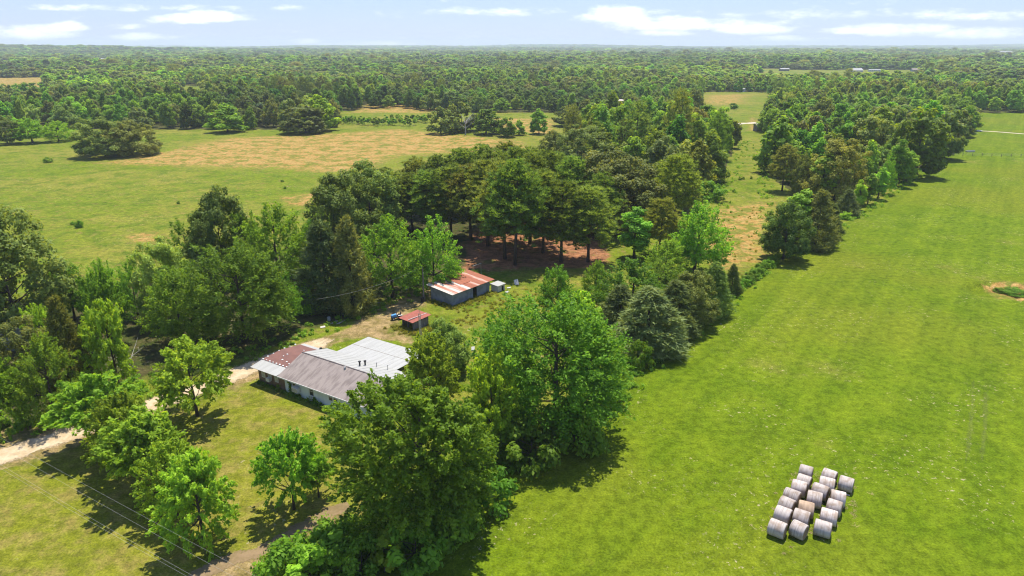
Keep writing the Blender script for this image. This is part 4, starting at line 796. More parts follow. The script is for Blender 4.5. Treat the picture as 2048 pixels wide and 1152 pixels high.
MB().box(-.72, HL + .52, -.60, -.552, 2.17, 2.35).build('fascia', M_TRIM, house)
MB().tube([(-.72, 4, 4.09), (HL + .52, 4, 4.09)], .07, 6).build('ridge_cap', M_SHINGLE, house)
pw_ = 0.93
for k in range(17):
    xa = -.7 + k * pw_; xb = min(xa + pw_ - .008, HL + .5)
    if xa > HL: break
    q = MB().slab([(xa, 4.03, 4.045), (xb, 4.03, 4.045), (xb, 8.45, 2.93), (xa, 8.45, 2.93)][::1], .05); q.tube([(xa + .02, 4.1, 4.05), (xa + .02, 8.44, 2.935)], .014, 4); q.build('roof_panel', M_WHITE, house)
for k in range(12):
    xa = 1.1 + k * .93; q = MB().slab([(xa, 8.5, 2.86), (xa + .922, 8.5, 2.86), (xa + .922, 15.0, 2.72), (xa, 15.0, 2.72)], .05); q.tube([(xa + .02, 8.5, 2.862), (xa + .02, 15.0, 2.722)], .012, 4); q.build('roof_panel', M_WHITE, house)
MB().box(1.1, 12.2, 11.7, 11.78, 2.70, 2.80).build('beam', M_WOOD, house)
for (xx, yy) in ((1.3, 14.7), (4.8, 14.7), (8.4, 14.7), (12.0, 14.7), (12.0, 11.4), (1.3, 11.4)): MB().box(xx - .07, xx + .07, yy - .07, yy + .07, -.1, 2.66).build('post', M_WOOD, house)
for (xx, yy, zz, r_, m_) in ((8.3, 5.8, 3.55, .11, M_BLACK), (8.5, 6.6, 3.35, .11, M_BLACK), (9.9, 7.3, 3.15, .05, M_STEEL), (11.6, 7.6, 3.1, .05, M_STEEL)):
    v_ = MB().tube([(xx, yy, zz), (xx, yy, zz + .6)], r_, 8).build('vent_pipe', m_, house); MB().tube([(xx, yy, zz + .6), (xx, yy, zz + .72)], r_ * 1.7, 8).build('cap', m_, v_)
MB().tube([(7.8, 3.6, 3.8), (7.8, 3.6, 4.2)], [.2, .14], 8).build('roof_vent', M_WHITE, house)
# low brown wing
wf = MB(); wh = [(-4.75, -4.0, .9, 2.0), (-3.45, -2.7, .9, 2.0), (-2.1, -1.35, .9, 2.0)]
panel_wall(wf, -5.4, -.02, -.1, 2.3, 0.05, .2, wh); wf.build('wing_wall', M_BRICK, house)
sd_ = MB(); sd_.box(-5.4, -5.25, .2, 7.7, -.1, 2.45); sd_.box(-5.25, -.02, 7.55, 7.7, -.1, 2.5); sd_.build('wing_wall', M_BRICK, house)
for hh in wh: window(house, *hh, .06, M_CURTAIN)
MB().box(-3.4, -2.75, -.42, .04, .82, 1.28).build('air_conditioner', M_TRIM, house)
for k in range(7):
    xa = -6.1 + k * .76; MB().slab([(xa, -.65, 2.36), (xa + .75, -.65, 2.36), (xa + .75, 1.45, 2.66), (xa, 1.45, 2.66)], .05).build('roof_panel', M_WHITE, house)
MB().slab([(-6.1, 1.40, 2.70), (-.75, 1.40, 2.70), (-.75, 4.6, 2.98), (-5.9, 4.6, 2.98)], .06).build('brown_roof', M_BROWNROOF, house)
MB().slab([(-5.9, 4.6, 2.98), (-.75, 4.6, 2.98), (-.75, 7.5, 2.80), (-5.2, 7.5, 2.80)], .06).build('brown_roof', M_BROWNROOF, house)
MB().slab([(-5.2, 7.5, 2.78), (-.75, 7.5, 2.78), (-.75, 8.2, 2.70), (-5.2, 8.2, 2.70)], .05).build('roof_edge', M_WHITE, house)
for (xx, yy) in [(-5.95 + k * .68, 1.5) for k in range(8)] + [(-5.95 + .04 * k, 2.3 + k * .95) for k in range(6)] + [(-4.0, 3.4), (-3.3, 2.6), (-2.3, 2.5), (-3.9, 4.0), (-3.0, 6.2), (-1.2, 6.4), (-1.5, 2.2)]:
    zz = 2.70 + (yy - 1.4) * .0875 if yy < 4.6 else 2.98 - (yy - 4.6) * .062
    s_ = rnd.uniform(.09, .15); MB().tube([(xx, yy, zz + .005), (xx, yy, zz + .07), (xx + .01, yy, zz + .10)], [s_, s_ * .9, s_ * .35], 7).build('roof_weight', M_TRIM, house)
MB().tube([(-1.4, 7.9, 2.72), (-1.4, 7.9, 3.05)], .2, 8).build('vent_pipe', M_BLACK, house)
# creeper along the shaded wall
def leaf_mass(name, centres, radii, n, leaf, material, label, cat, kind='stuff', flat=.7, tri=False, seed=5, up=.4):
    global rng; rng = np.random.default_rng(seed)
    C = np.array(centres, float); rc = np.array(radii, float); idx = np.repeat(np.arange(len(C)), n); m_ = len(idx)
    o_ = unit(m_) * (rng.uniform(0, 1, m_) ** .5)[:, None]; o_[:, 2] *= flat
    P_ = C[idx] + o_ * rc[idx][:, None]; P_[:, 2] = np.maximum(P_[:, 2], .02); sz = rng.uniform(.7, 1.3, m_)
    V, F = leaf_geo(P_, o_ + [0, 0, up] + unit(m_) * .7, unit(m_) + [0, 0, 1.2 * tri], leaf[0] * sz, leaf[1] * sz, tri)
    ob = put(name, crown_mesh(name, V, F, .5 + rng.normal(size=len(C))[idx] * .2 + rng.normal(size=m_) * .2, material)); return tag(ob, label, cat, None, kind)
HM = Matrix.Translation((hx, hy, 0)) @ Matrix.Rotation(R(-32), 4, 'Z')
cs = []; rs_ = []
for k in range(46):
    xx = rnd.uniform(-5.2, 12); p = HM @ Vector((xx, -.25 - rnd.random() * .3, rnd.uniform(.05, .35) + (rnd.random() < .2) * rnd.uniform(.2, .6))); cs.append(p); rs_.append(rnd.uniform(.25, .5))
for k in range(9): p = HM @ Vector((1.0 + rnd.uniform(-.12, .2), -.1, .3 + k * .2)); cs.append(p); rs_.append(.2)
for k in range(5): p = HM @ Vector((5.6 + rnd.uniform(-.12, .2), -.12, .2 + k * .13)); cs.append(p); rs_.append(.22)
leaf_mass('creeper', cs, rs_, 60, (.18, .12), L_ELM, 'creeper and weeds climbing the shaded blue house wall', 'creeper')

# ------------------------------------------------------------------ barn with rusty roof
bx_, by_ = at(905, 612)
barn = tag(empty('barn', (bx_, by_, 0), R(49.9)), 'grey block barn with a streaked rust and zinc sheet roof', 'barn')
bw = MB(); panel_wall(bw, 0, 9.9, -.1, 2.35, 0, .18, [(5.4, 6.5, 0, 1.95)]); bw.build('wall', M_BLOCK, barn)
for xx in (0, 9.72):
    ew = MB(); ew.add([(xx, .18, -.1), (xx + .18, .18, -.1), (xx + .18, 5.5, -.1), (xx, 5.5, -.1), (xx, .18, 2.35), (xx + .18, .18, 2.35), (xx + .18, 5.5, 2.75), (xx, 5.5, 2.75)], [(3, 2, 1, 0), (4, 5, 6, 7), (0, 1, 5, 4), (1, 2, 6, 5), (2, 3, 7, 6), (3, 0, 4, 7)])
    ew.build('end_wall', M_BLOCK, barn)
MB().box(.18, 9.72, 5.32, 5.5, -.1, 2.72).build('wall', M_BLOCK, barn)
MB().box(5.4, 6.5, 1.2, 1.25, 0, 1.95).build('doorway_shade', M_DARK, barn)  # black sheet inside the open doorway, painted as the barn's interior shade
kinds_ = [M_ZINC, M_RUSTZ, M_ZINC, M_RUSTZ, M_RUSTZ, M_ZINC, M_RUST, M_RUST, M_RUSTZ, M_RUST, M_RUST, M_RUSTZ, M_RUST, M_RUST]
for k, m_ in enumerate(kinds_):
    xa = -.7 + k * .81; yb = 6.0 if k < 6 else 6.5
    q = MB()
    for j in range(6):                                    # corrugations
        x0 = xa + j * .136; q.slab([(x0, -.75, 2.42 + .02 * (j % 2)), (x0 + .137, -.75, 2.42 + .02 * ((j + 1) % 2)), (x0 + .137, yb, 2.92 + .02 * ((j + 1) % 2)), (x0, yb, 2.92 + .02 * (j % 2))], .012)
    q.build('roof_sheet', m_, barn)
MB().slab([(3.9, 1.6, 2.655), (6.4, 1.6, 2.655), (6.4, 4.6, 2.895), (3.9, 4.6, 2.895)], .01).build('roof_patch', M_RUST, barn)
# gate frame behind the barn
gx_, gy_ = at(946, 556)
gf = tag(empty('pipe_frame', (gx_, gy_, 0), R(49.9)), 'pale pipe frame standing behind the rusty barn roof', 'frame')
for xx in (0, 2.4): MB().tube([(xx, 0, -.1), (xx, 0, 2.5)], .05, 6).build('post', M_STEEL, gf)
MB().tube([(-.1, 0, 2.5), (2.5, 0, 2.5)], .05, 6).build('top_rail', M_STEEL, gf)

# ------------------------------------------------------------------ open shed
sh = tag(empty('open_shed', (-16.0, 104.6, 0), R(-41)), 'small dark open shed with a rusty red roof', 'shed')
for (xx, yy, hh) in ((-1.3, -1.6, 1.68), (1.3, -1.6, 1.68), (-1.3, 1.6, 1.84), (1.3, 1.6, 1.84), (0, -1.6, 1.68)): MB().box(xx - .07, xx + .07, yy - .07, yy + .07, -.1, hh).build('post', M_WOOD, sh)
for k in range(6): MB().box(-1.2 + k * .41, -.82 + k * .41, 1.5, 1.53, 0, 1.78).build('plank', M_WOOD, sh)
for k in range(7): MB().box(-1.37, -1.34, -1.5 + k * .43, -1.1 + k * .43, .05, 1.64 - .1 * (k % 2)).build('plank', M_WOOD, sh)
for k in range(7): MB().box(1.34, 1.37, -1.5 + k * .43, -1.1 + k * .43, .05, 1.64 - .2 * (k % 2)).build('plank', M_WOOD, sh)
M_REDRUST = mat('red_rust_sheet', (0.30, 0.085, 0.06), (0.22, 0.07, 0.05), 1.2, 0.7)
for k in range(4):
    xa = -1.75 + k * .88; MB().slab([(xa, -2.1, 1.72), (xa + .87, -2.1, 1.72), (xa + .87, 2.05, 1.94), (xa, 2.05, 1.94)], .03).build('roof_sheet', M_REDRUST, sh)
MB().box(.55, .66, -2.0, 2.0, 1.84, 1.965).build('roof_batten', M_ZINC, sh)
# ------------------------------------------------------------------ antenna mast
mx_, my_ = at(842, 697)
am = tag(empty('antenna_mast', (mx_, my_, 0)), 'grey lattice antenna mast rising beside the white flat roof', 'mast')
MH = height_to_row(my_, 617)
cor = [(.2 * math.cos(a_), .2 * math.sin(a_)) for a_ in (0.4, 2.5, 4.6)]
for (cx, cy_) in cor: MB().tube([(cx, cy_, -.1), (cx * .8, cy_ * .8, MH - .8)], .035, 5).build('leg', M_STEEL, am)
br_ = MB(); nz = int((MH - .9) / .42)
for k in range(nz):
    for i in range(3):
        a_, c_ = cor[i], cor[(i + 1) % 3]; f0, f1 = 1 - .2 * k / nz, 1 - .2 * (k + 1) / nz
        br_.tube([(a_[0] * f0, a_[1] * f0, .05 + k * .42), (c_[0] * f1, c_[1] * f1, .05 + (k + 1) * .42)], .018, 4, False)
br_.build('brace', M_STEEL, am); MB().tube([(0, 0, MH - 1.0), (0, 0, MH)], .03, 5).build('top_rod', M_STEEL, am)
# ------------------------------------------------------------------ utility pole and service line
ux, uy = at(848, 603)
up_ = tag(empty('utility_pole', (ux, uy, 0)), 'weathered utility pole beside the rusty barn', 'pole'); UH = height_to_row(uy, 533)
MB().tube([(0, 0, -.2), (0, 0, UH)], [.16, .11], 8).build('shaft', M_WOOD, up_)
MB().tube([(-.15, 0, UH - .25), (-.15, 0, UH - .05)], .06, 6).build('insulator', M_TRIM, up_)
def cable(name, p, q, sag, r_, label, m_=None, grp=None):
    p, q = Vector(p), Vector(q); pts_ = [p.lerp(q, k / 24) - Vector((0, 0, sag * 4 * (k / 24) * (1 - k / 24))) for k in range(25)]
    return tag(MB().tube(pts_, r_, 5).build(name, m_ or M_STEEL), label, 'cable', grp)
ex, ey = at(640, 668)
cable('service_cable', (ux - .15, uy, UH - .15), (ex, ey, 6.0), .8, .014, 'service cable sagging from the utility pole into the trees', mat('cable_grey', (0.30, 0.30, 0.28), None, 3, .6))
M_WIRE = mat('bright_wire', (0.36, 0.35, 0.32), None, 3, 0.5)
for i, (a_, b_, lab) in enumerate((((0, 872), (512, 1151), 'upper power line crossing the lawn corner, farthest from the frame corner'), ((0, 891), (468, 1152), 'second power line from the top across the lawn corner'), ((20, 938), (390, 1152), 'third power line across the lawn corner'), ((14, 942), (376, 1152), 'lowest power line in the frame corner, close under the third'))):
    p, q = Vector((*at(*a_, 9.0 - .2 * i), 9.0 - .2 * i)), Vector((*at(*b_, 9.0 - .2 * i), 9.0 - .2 * i)); d_ = (q - p); cable('power_line', p - d_ * .8 + Vector((0, 0, .5)), q + d_ * .6 + Vector((0, 0, .4)), .7, .0055, lab, M_WIRE, 'power lines over the lawn corner')
# ------------------------------------------------------------------ lawn tractor
tx, ty = at(797, 638)
tr_ = tag(empty('lawn_tractor', (tx, ty, 0), R(205)), 'blue garden tractor parked beside the open shed', 'tractor')
body = MB(); body.box(-.25, 1.15, -.28, .28, .38, .55); body.build('chassis', M_BLACK, tr_)
hd = MB(); hd.add([(.35, -.3, .55), (1.25, -.3, .55), (1.25, .3, .55), (.35, .3, .55), (.35, -.27, 1.0), (1.2, -.24, .88), (1.2, .24, .88), (.35, .27, 1.0)], [(3, 2, 1, 0), (4, 5, 6, 7), (0, 1, 5, 4), (1, 2, 6, 5), (2, 3, 7, 6), (3, 0, 4, 7)]); hd.build('hood', M_TRACTOR, tr_)
MB().box(1.255, 1.275, -.2, .2, .58, .82).build('grille', M_BLACK, tr_)
for s_ in (-1, 1): MB().box(-.62, .12, s_ * .36 - .14, s_ * .36 + .14, .72, .80).build('fender', M_TRIM, tr_)
MB().box(-.45, .02, -.2, .2, .80, .92).box(-.5, -.4, -.2, .2, .92, 1.25).build('seat', M_BLACK, tr_)
MB().tube([(.4, 0, .95), (.25, 0, 1.15)], .025, 5).tube([(.25 + .0, .2 * math.cos(k), 1.15 + .06 * math.sin(k)) for k in np.linspace(0, 6.28, 9)], .02, 4, False).build('steering_wheel', M_BLACK, tr_)
for (xx, yy, r_, w_) in ((-.25, -.42, .4, .24), (-.25, .42, .4, .24), (.95, -.36, .26, .16), (.95, .36, .26, .16)):
    wl = MB().tube([(xx, yy - w_ / 2, r_), (xx, yy - w_ * .35, r_), (xx, yy + w_ * .35, r_), (xx, yy + w_ / 2, r_)], [r_ * .85, r_, r_, r_ * .85], 14).build('wheel', M_RUBBER, tr_)
    MB().tube([(xx, yy - w_ / 2 - .01, r_), (xx, yy + w_ / 2 + .01, r_)], r_ * .5, 10).build('rim', M_TRIM, wl)
# ------------------------------------------------------------------ parked car under the tree
def car(px, py, rz, paint, label):
    x_, y_ = at(px, py); e = tag(empty('parked_car', (x_, y_, 0), R(rz)), label, 'car')
    prof = [(-2.2, .35), (-2.25, .8), (-1.9, .95), (-1.3, 1.0), (-.75, 1.45), (.55, 1.45), (1.15, 1.0), (2.0, .88), (2.2, .65), (2.2, .35)]
    b_ = MB(); n_ = len(prof); ws = [.85 if z < 1.1 else .68 for _, z in prof]
    b_.add([(xx, -w_, z) for (xx, z), w_ in zip(prof, ws)] + [(xx, w_, z) for (xx, z), w_ in zip(prof, ws)], [tuple(range(n_)), tuple(range(2 * n_ - 1, n_ - 1, -1))] + [(k, (k + 1) % n_ + 0, (k + 1) % n_ + n_, k + n_)[::-1] for k in range(n_)])
    b_.build('body', paint, e)
    MB().slab([(.60, -.62, 1.46), (1.16, -.74, 1.03), (1.16, .74, 1.03), (.60, .62, 1.46)], -.02).build('windshield', M_GLASS, e)
    MB().slab([(-1.31, -.74, 1.03), (-.80, -.62, 1.46), (-.80, .62, 1.46), (-1.31, .74, 1.03)], -.02).build('rear_window', M_GLASS, e)
    for s_ in (-1, 1):
        MB().slab([(-.95, s_ * .79, 1.06), (.9, s_ * .79, 1.06), (.5, s_ * .70, 1.40), (-.7, s_ * .70, 1.40)], .02 * s_).build('side_window', M_GLASS, e); MB().box(2.19, 2.23, s_ * .6 - .16, s_ * .6 + .16, .62, .76).build('headlight', M_TRIM, e)
        for xx in (-1.35, 1.35):
            wl = MB().tube([(xx, s_ * .72, .33), (xx, s_ * .88, .33)], .33, 14).build('wheel', M_RUBBER, e); MB().tube([(xx, s_ * .87, .33), (xx, s_ * .895, .33)], .2, 10).build('rim', M_STEEL, wl)
    return e
car(906, 728, -60, M_CAR, 'dark car glimpsed under the trees right of the house')
# ------------------------------------------------------------------ odds and ends in the yard
def spot(px, py): x_, y_ = at(px, py); return x_, y_
x_, y_ = spot(996, 580); wb = tag(empty('pump_house', (x_, y_, 0), R(50)), 'little white-topped pump house right of the barn', 'hut')
pwall = MB(); panel_wall(pwall, -1.0, 1.0, 0, 1.25, -.85, -.75, [(.1, .7, 0, .95)]); pwall.box(-1, -.9, -.75, .85, 0, 1.25); pwall.box(.9, 1, -.75, .85, 0, 1.25); pwall.box(-.9, .9, .75, .85, 0, 1.25); pwall.build('wall', M_CURTAIN, wb)
MB().slab([(-1.15, -1.0, 1.27), (1.15, -1.0, 1.27), (1.15, 1.0, 1.38), (-1.15, 1.0, 1.38)], .06).build('roof', M_WHITE, wb); MB().box(.1, .7, -.6, -.55, 0, .95).build('doorway_shade', M_DARK, wb)  # black sheet behind the opening paints the hut's inner shade, not a door leaf
def scrap(px, py, w_, d_, tilt, rz, label, m_=None, name='scrap_sheet', cat='scrap'):
    x_, y_ = at(px, py); M_ = Matrix.Rotation(R(tilt), 4, 'X'); q = MB(); q.add([M_ @ Vector(p) for p in [(-w_ / 2, 0, .05), (w_ / 2, .03, .05), (w_ * .45, d_, .09), (-w_ * .5, d_ * .9, .05)]] + [M_ @ Vector(p) for p in [(-w_ / 2, 0, .09), (w_ / 2, .03, .09), (w_ * .45, d_, .13), (-w_ * .5, d_ * .9, .09)]], [(3, 2, 1, 0), (4, 5, 6, 7), (0, 1, 5, 4), (1, 2, 6, 5), (2, 3, 7, 6), (3, 0, 4, 7)])
    o_ = q.build(name, m_ or M_WHITE); o_.location = (x_, y_, 0); o_.rotation_euler = (0, 0, R(rz)); return tag(o_, label, cat)
scrap(1034, 570, .9, 1.2, 48, 20, 'white scrap sheet propped up in the grass right of the pump house')
scrap(1017, 585, .9, .6, 4, 60, 'white scrap lying in front of the pump house')
scrap(1018, 577, .7, .4, 10, 10, 'small white scrap against the pump house side')
scrap(883, 694, 1.3, .5, 6, -15, 'white panel showing through the olive tree')
scrap(946, 702, .5, .8, 30, 0, 'white scrap upright behind the yellow-green tree')
for k in range(5): scrap(660 + k * 4.4, 649 - (k % 3), .13, 1.6, 0, -20 + rnd.uniform(-8, 8), ['first', 'second', 'third', 'fourth', 'fifth'][k] + ' pale plank from the left, laid beside the white bucket', M_PALEWOOD, 'plank_board', 'plank')
scrap(710, 627, 1.8, .4, 2, 5, 'long white board lying at the shaded drive edge', M_TRIM, 'board', 'board')
scrap(714, 622, 1.5, .2, 2, 30, 'thin grey board lying across the drive edge', M_WOOD, 'board', 'board')
scrap(646, 656, .8, .5, 8, 20, 'crumpled pale scrap beside the planks', M_CURTAIN)
scrap(770, 600, .1, 3.2, 6, -30, 'long grey pole leaning in the shade behind the drive', M_WOOD, 'board', 'pole')
for k, (px_, py_) in enumerate([(735, 612), (756, 605), (700, 618), (890, 560), (905, 553), (884, 568)]): scrap(px_, py_, rnd.uniform(.5, 1.1), rnd.uniform(.3, .7), rnd.uniform(0, 14), rnd.uniform(0, 180), ['pale scrap under the brownish cedar', 'grey scrap in the shade left of the pole', 'small scrap at the cedar foot', 'grey sheet in the shade behind the barn', 'light sheet behind the barn ridge', 'scrap beside the barn back corner'][k], [M_ZINC, M_WOOD, M_CURTAIN, M_ZINC, M_ZINC, M_WOOD][k])
def drum(px, py, r_, h_, m_, name, label, cat):
    x_, y_ = at(px, py); e = tag(empty(name, (x_, y_, 0)), label, cat)
    MB().tube([(0, 0, 0), (0, 0, h_ * .1), (0, 0, h_ * .9), (0, 0, h_)], [r_ * .92, r_, r_, r_ * .96], 14).build('body', m_, e, True); MB().tube([(0, 0, h_ * .97), (0, 0, h_ * 1.03)], r_ * 1.05, 14).build('rim', m_, e); return e
drum(658, 641, .28, .6, M_WHITE, 'bucket', 'white bucket at the shaded edge of the drive', 'bucket')
drum(845, 604, .32, .85, M_BLACK, 'barrel', 'black barrel at the foot of the utility pole', 'barrel')
drum(852, 698, .4, .9, M_BLACK, 'barrel', 'black barrel beside the lattice mast', 'barrel')
drum(862, 696, .36, .8, M_BLACK, 'barrel', 'second black barrel right of the lattice mast', 'barrel')
drum(812, 580, .3, 1.6, M_TRIM, 'water_heater', 'old white upright tank standing under the trees left of the pole', 'tank')

# ------------------------------------------------------------------ hay bales
def wrap_mat(name, c1, c2):
    m_ = bpy.data.materials.new(name); m_.use_nodes = True; t = NT(m_.node_tree); b = t.n['Principled BSDF']; b.inputs['Roughness'].default_value = .7; b.inputs['Specular IOR Level'].default_value = .25
    co = t.add('ShaderNodeTexCoord').outputs['Object']; rnd_ = t.add('ShaderNodeObjectInfo').outputs['Random']
    mp = t.add('ShaderNodeMapping', {0: co, 3: (9, .5, .5)}).outputs[0]; n1 = t.add('ShaderNodeTexNoise', {'Vector': mp, 'Scale': 1.0, 'Detail': 4.0, 'W': t.math('MULTIPLY', rnd_, 40.0)}, noise_dimensions='4D').outputs[0]
    n2 = t.add('ShaderNodeTexNoise', {'Vector': co, 'Scale': 1.6, 'Detail': 5.0, 'W': t.math('MULTIPLY', rnd_, 20.0)}, noise_dimensions='4D').outputs[0]
    cc = t.mix(t.math('MULTIPLY', t.ramp(n1, .44, .7), .75), c1, c2); cc = t.mix(t.math('MULTIPLY', t.ramp(n2, .46, .66), .7), cc, (0.26, 0.19, 0.13)); cc = t.mix(1.0, cc, t.mix(rnd_, (.82, .8, .8), (1.12, 1.1, 1.1)), 'MULTIPLY')
    t.l.new(cc, b.inputs['Base Color']); bn = t.add('ShaderNodeBump', {'Strength': .5, 'Distance': .05, 'Height': n1}); t.l.new(bn.outputs[0], b.inputs['Normal']); return m_
M_WRAPS = [wrap_mat('net_wrap', (0.46, 0.415, 0.38), (0.25, 0.215, 0.19)), wrap_mat('tan_wrap', (0.46, 0.34, 0.23), (0.30, 0.21, 0.14))]
M_STRAWEND = mat('straw_end', (0.30, 0.205, 0.11), (0.16, 0.10, 0.055), 6, 0.95, bump=.8)
def bale_mesh(seed, wm_):
    q = random.Random(seed); n_ = 36; V, F = [], []; prof = [(-.70, .70), (-.69, .76), (-.62, .80), (-.3, .815), (0, .805), (.3, .815), (.62, .80), (.69, .76), (.70, .70)]
    w1 = [q.uniform(-.012, .012) for _ in range(8)]
    for (xx, r_) in prof:
        for k in range(n_):
            th = 2 * math.pi * k / n_; rr_ = r_ * (1 + w1[0] * math.cos(2 * th + 1) + w1[1] * math.cos(3 * th + xx * 2) + w1[2] * math.cos(5 * th))
            z_ = rr_ * math.sin(th); yy_ = rr_ * math.cos(th) * (1.0 + (.03 if z_ < 0 else 0)); V.append((xx, yy_, max(z_ * .975, -.735) + .735))
    for i in range(len(prof) - 1):
        for k in range(n_): F.append((i * n_ + k, i * n_ + (k + 1) % n_, (i + 1) * n_ + (k + 1) % n_, (i + 1) * n_ + k))
    me = raw_mesh('bale_wrap', V, np.array(F)[:, ::-1], True); me.materials.append(wm_)
    ends = []
    for (i, s_) in ((0, -1), (len(prof) - 1, 1)):
        ring = V[i * n_:(i + 1) * n_]; V2, F2 = [], []
        for j, f_ in enumerate((1, .82, .62, .4, .18)):
            for p in ring: V2.append((p[0] + s_ * (.035 * math.sin(j * 2.1) * (j > 0)), p[1] * f_, (p[2] - .735) * f_ + .735))
        for j in range(4):
            for k in range(n_): F2.append((j * n_ + k, j * n_ + (k + 1) % n_, (j + 1) * n_ + (k + 1) % n_, (j + 1) * n_ + k))
        c_ = len(V2); V2.append((ring[0][0] - s_ * .02, 0, .735)); F2 += [(4 * n_ + k, 4 * n_ + (k + 1) % n_, c_, c_) for k in range(n_)]
        m2 = bpy.data.meshes.new('bale_end'); m2.from_pydata(V2, [], [f_[:3] if f_[2] == f_[3] else f_ for f_ in F2]); m2.update(); m2.materials.append(M_STRAWEND); ends.append(m2)
    return me, ends
BALES = [bale_mesh(k, M_WRAPS[0]) for k in range(3)] + [bale_mesh(9, M_WRAPS[1])]
NTH = ['front', 'second from the front', 'third from the front', 'fourth from the front', 'fifth from the front', 'sixth from the front', 'rear']
ROWS = [('left', [(375, 880), (430, 750), (470, 650), (520, 560), (590, 480), (640, 410), (660, 320)]), ('middle', [(590, 890), (615, 770), (660, 690), (745, 590), (805, 510), (870, 440), (895, 360)]), ('right', [(830, 880), (890, 760), (945, 670), (980, 580), (1065, 430)])]
bi = 0
for rn, lst in ROWS:
    for k, (zx, zy) in enumerate(lst):
        x_, y_ = at(1480 + zx / 5.01, 880 + zy / 5.01, .8); tan = rn == 'middle' and k == 2
        nth = NTH[k] if (rn != 'right' or k < 4) else 'rear, set apart'
        e = tag(empty('hay_bale', (x_, y_, -.01), R(-34 + rnd.uniform(-10, 10))), ('tan weathered' if tan else 'grey net-wrapped') + ' round hay bale, ' + nth + ' in the ' + rn + ' row', 'hay bale', 'round hay bales in the pasture')
        me, en = BALES[3] if tan else BALES[bi % 3]; bi += 1; e.scale = (rnd.uniform(.93, 1.07), rnd.uniform(.95, 1.06), rnd.uniform(.92, 1.05))
        put('wrap', me, None, e)
        for m2 in en: put('straw_end', m2, None, e)
cs, rs_ = [], []
for _ in range(150):
    rn, lst = rnd.choice(ROWS); zx, zy = rnd.choice(lst); x_, y_ = at(1480 + zx / 5.01, 880 + zy / 5.01, .5); cs.append((x_ + rnd.gauss(0, 1.1), y_ + rnd.gauss(0, 1.0), .03)); rs_.append(rnd.uniform(.2, .5))
leaf_mass('loose_straw', cs, rs_, 14, (.34, .05), leaf_mat('straw_blade', (0.26, 0.20, 0.08), (0.42, 0.33, 0.16), .2, hue=.5), 'loose straw lying in the grass around the hay bales', 'straw', flat=.12, seed=41, up=1.5)
scrap(1686, 990, 1.3, .12, 3, -25, 'pale board lying behind the right row of bales', M_PALEWOOD, 'board', 'board')

# ------------------------------------------------------------------ far houses and sheds
def cottage(name, px, py, L_, D_, hw, hr, rz, wallm, roofm, label, cat='house', wins=3, dy=0):
    x_, y_ = at(px, py); e = tag(empty(name, (x_, y_ + dy, float(terrain(x_, y_ + dy))), R(rz)), label, cat)
    wb_ = MB(); hl = [( -L_ / 2 + (k + .5) * L_ / wins - .5, -L_ / 2 + (k + .5) * L_ / wins + .5, 1.0, min(2.1, hw - .2)) for k in range(wins)] if wins else []
    panel_wall(wb_, -L_ / 2, L_ / 2, -.3, hw, -D_ / 2, -D_ / 2 + .2, hl); wb_.box(-L_ / 2, L_ / 2, D_ / 2 - .2, D_ / 2, -.3, hw)
    for xx in (-L_ / 2, L_ / 2 - .2): wb_.add([(xx + q, yy, z) for q in (0, .2) for (yy, z) in ((-D_ / 2 + .2, -.3), (D_ / 2 - .2, -.3), (D_ / 2 - .2, hw), (0, hw + hr - .1), (-D_ / 2 + .2, hw))], [(0, 1, 2, 3, 4)[::-1], (5, 6, 7, 8, 9), (0, 5, 6, 1)[::-1], (4, 3, 8, 9), (3, 2, 7, 8), (1, 6, 7, 2)[::-1], (0, 4, 9, 5)])
    wb_.build('wall', wallm, e)
    for hh in hl: f_ = MB().box(hh[0], hh[1], -D_ / 2 + .05, -D_ / 2 + .1, hh[2], hh[3]).build('window', M_GLASS, e)
    o_ = .5
    for s_ in (-1, 1): MB().slab([(-L_ / 2 - o_, s_ * (D_ / 2 + o_), hw - .1), (L_ / 2 + o_, s_ * (D_ / 2 + o_), hw - .1), (L_ / 2 + o_, 0, hw + hr), (-L_ / 2 - o_, 0, hw + hr)][::-s_ or 1], .12 if s_ < 0 else .12).build('roof', roofm, e)
    return e
cottage('long_building', 203, 123, 70, 22, 6, 4, -6, M_TRIM, M_WHITE, 'long white roofed building far off in the woods', 'building', 6)
cottage('far_house', 1711, 144, 20, 12, 3.0, 3.5, 8, M_CURTAIN, M_WHITE, 'white-roofed farmhouse on the far green field')
cottage('mobile_home', 1750, 143, 24, 4.5, 3, .8, 2, M_TRIM, M_WHITE, 'long pale mobile home right of the far farmhouse', 'house', 6)
cottage('far_shed', 1568, 142, 16, 8, 3.5, 1.2, 5, M_WOOD, M_WHITE, 'open pole shed on the far green field', 'shed', 3)
cottage('far_house', 1834, 143, 20, 10, 2.8, 2.8, -4, M_BLOCK, M_SHINGLE, 'grey-roofed house at the right end of the far green field')
cottage('far_barn', 2008, 112, 60, 24, 7, 5, 0, M_TRIM, M_WHITE, 'white barn far off on the right horizon', 'barn', 3)
cottage('far_shed', 1236, 212, 7, 5, 4.2, .7, 10, M_BLOCK, M_ZINC, 'grey box shed showing above the hedge trees', 'shed', 1)
cottage('shack', 1519, 262, 5.5, 4, 3.2, .9, 12, M_WOOD, M_ZINC, 'small weathered shack where the grassy lane ends', 'shed', 1)
cottage('camper_trailer', 1480, 183.5, 9, 4, 3, .4, 0, M_TRIM, M_WHITE, 'small white trailer at the top of the straw field', 'trailer', 2)
cottage('small_shed', 34, 274, 6, 5, 2.6, 1, -20, M_BRICK, M_RUST, 'small brown roof tucked in the meadow corner trees', 'shed', 1)
cottage('metal_shed', 12, 690, 6.5, 5, 2.6, 1.2, -35, M_BLOCK, M_ZINC, 'grey metal roofed shed hidden by the trees, far left', 'shed', 1)
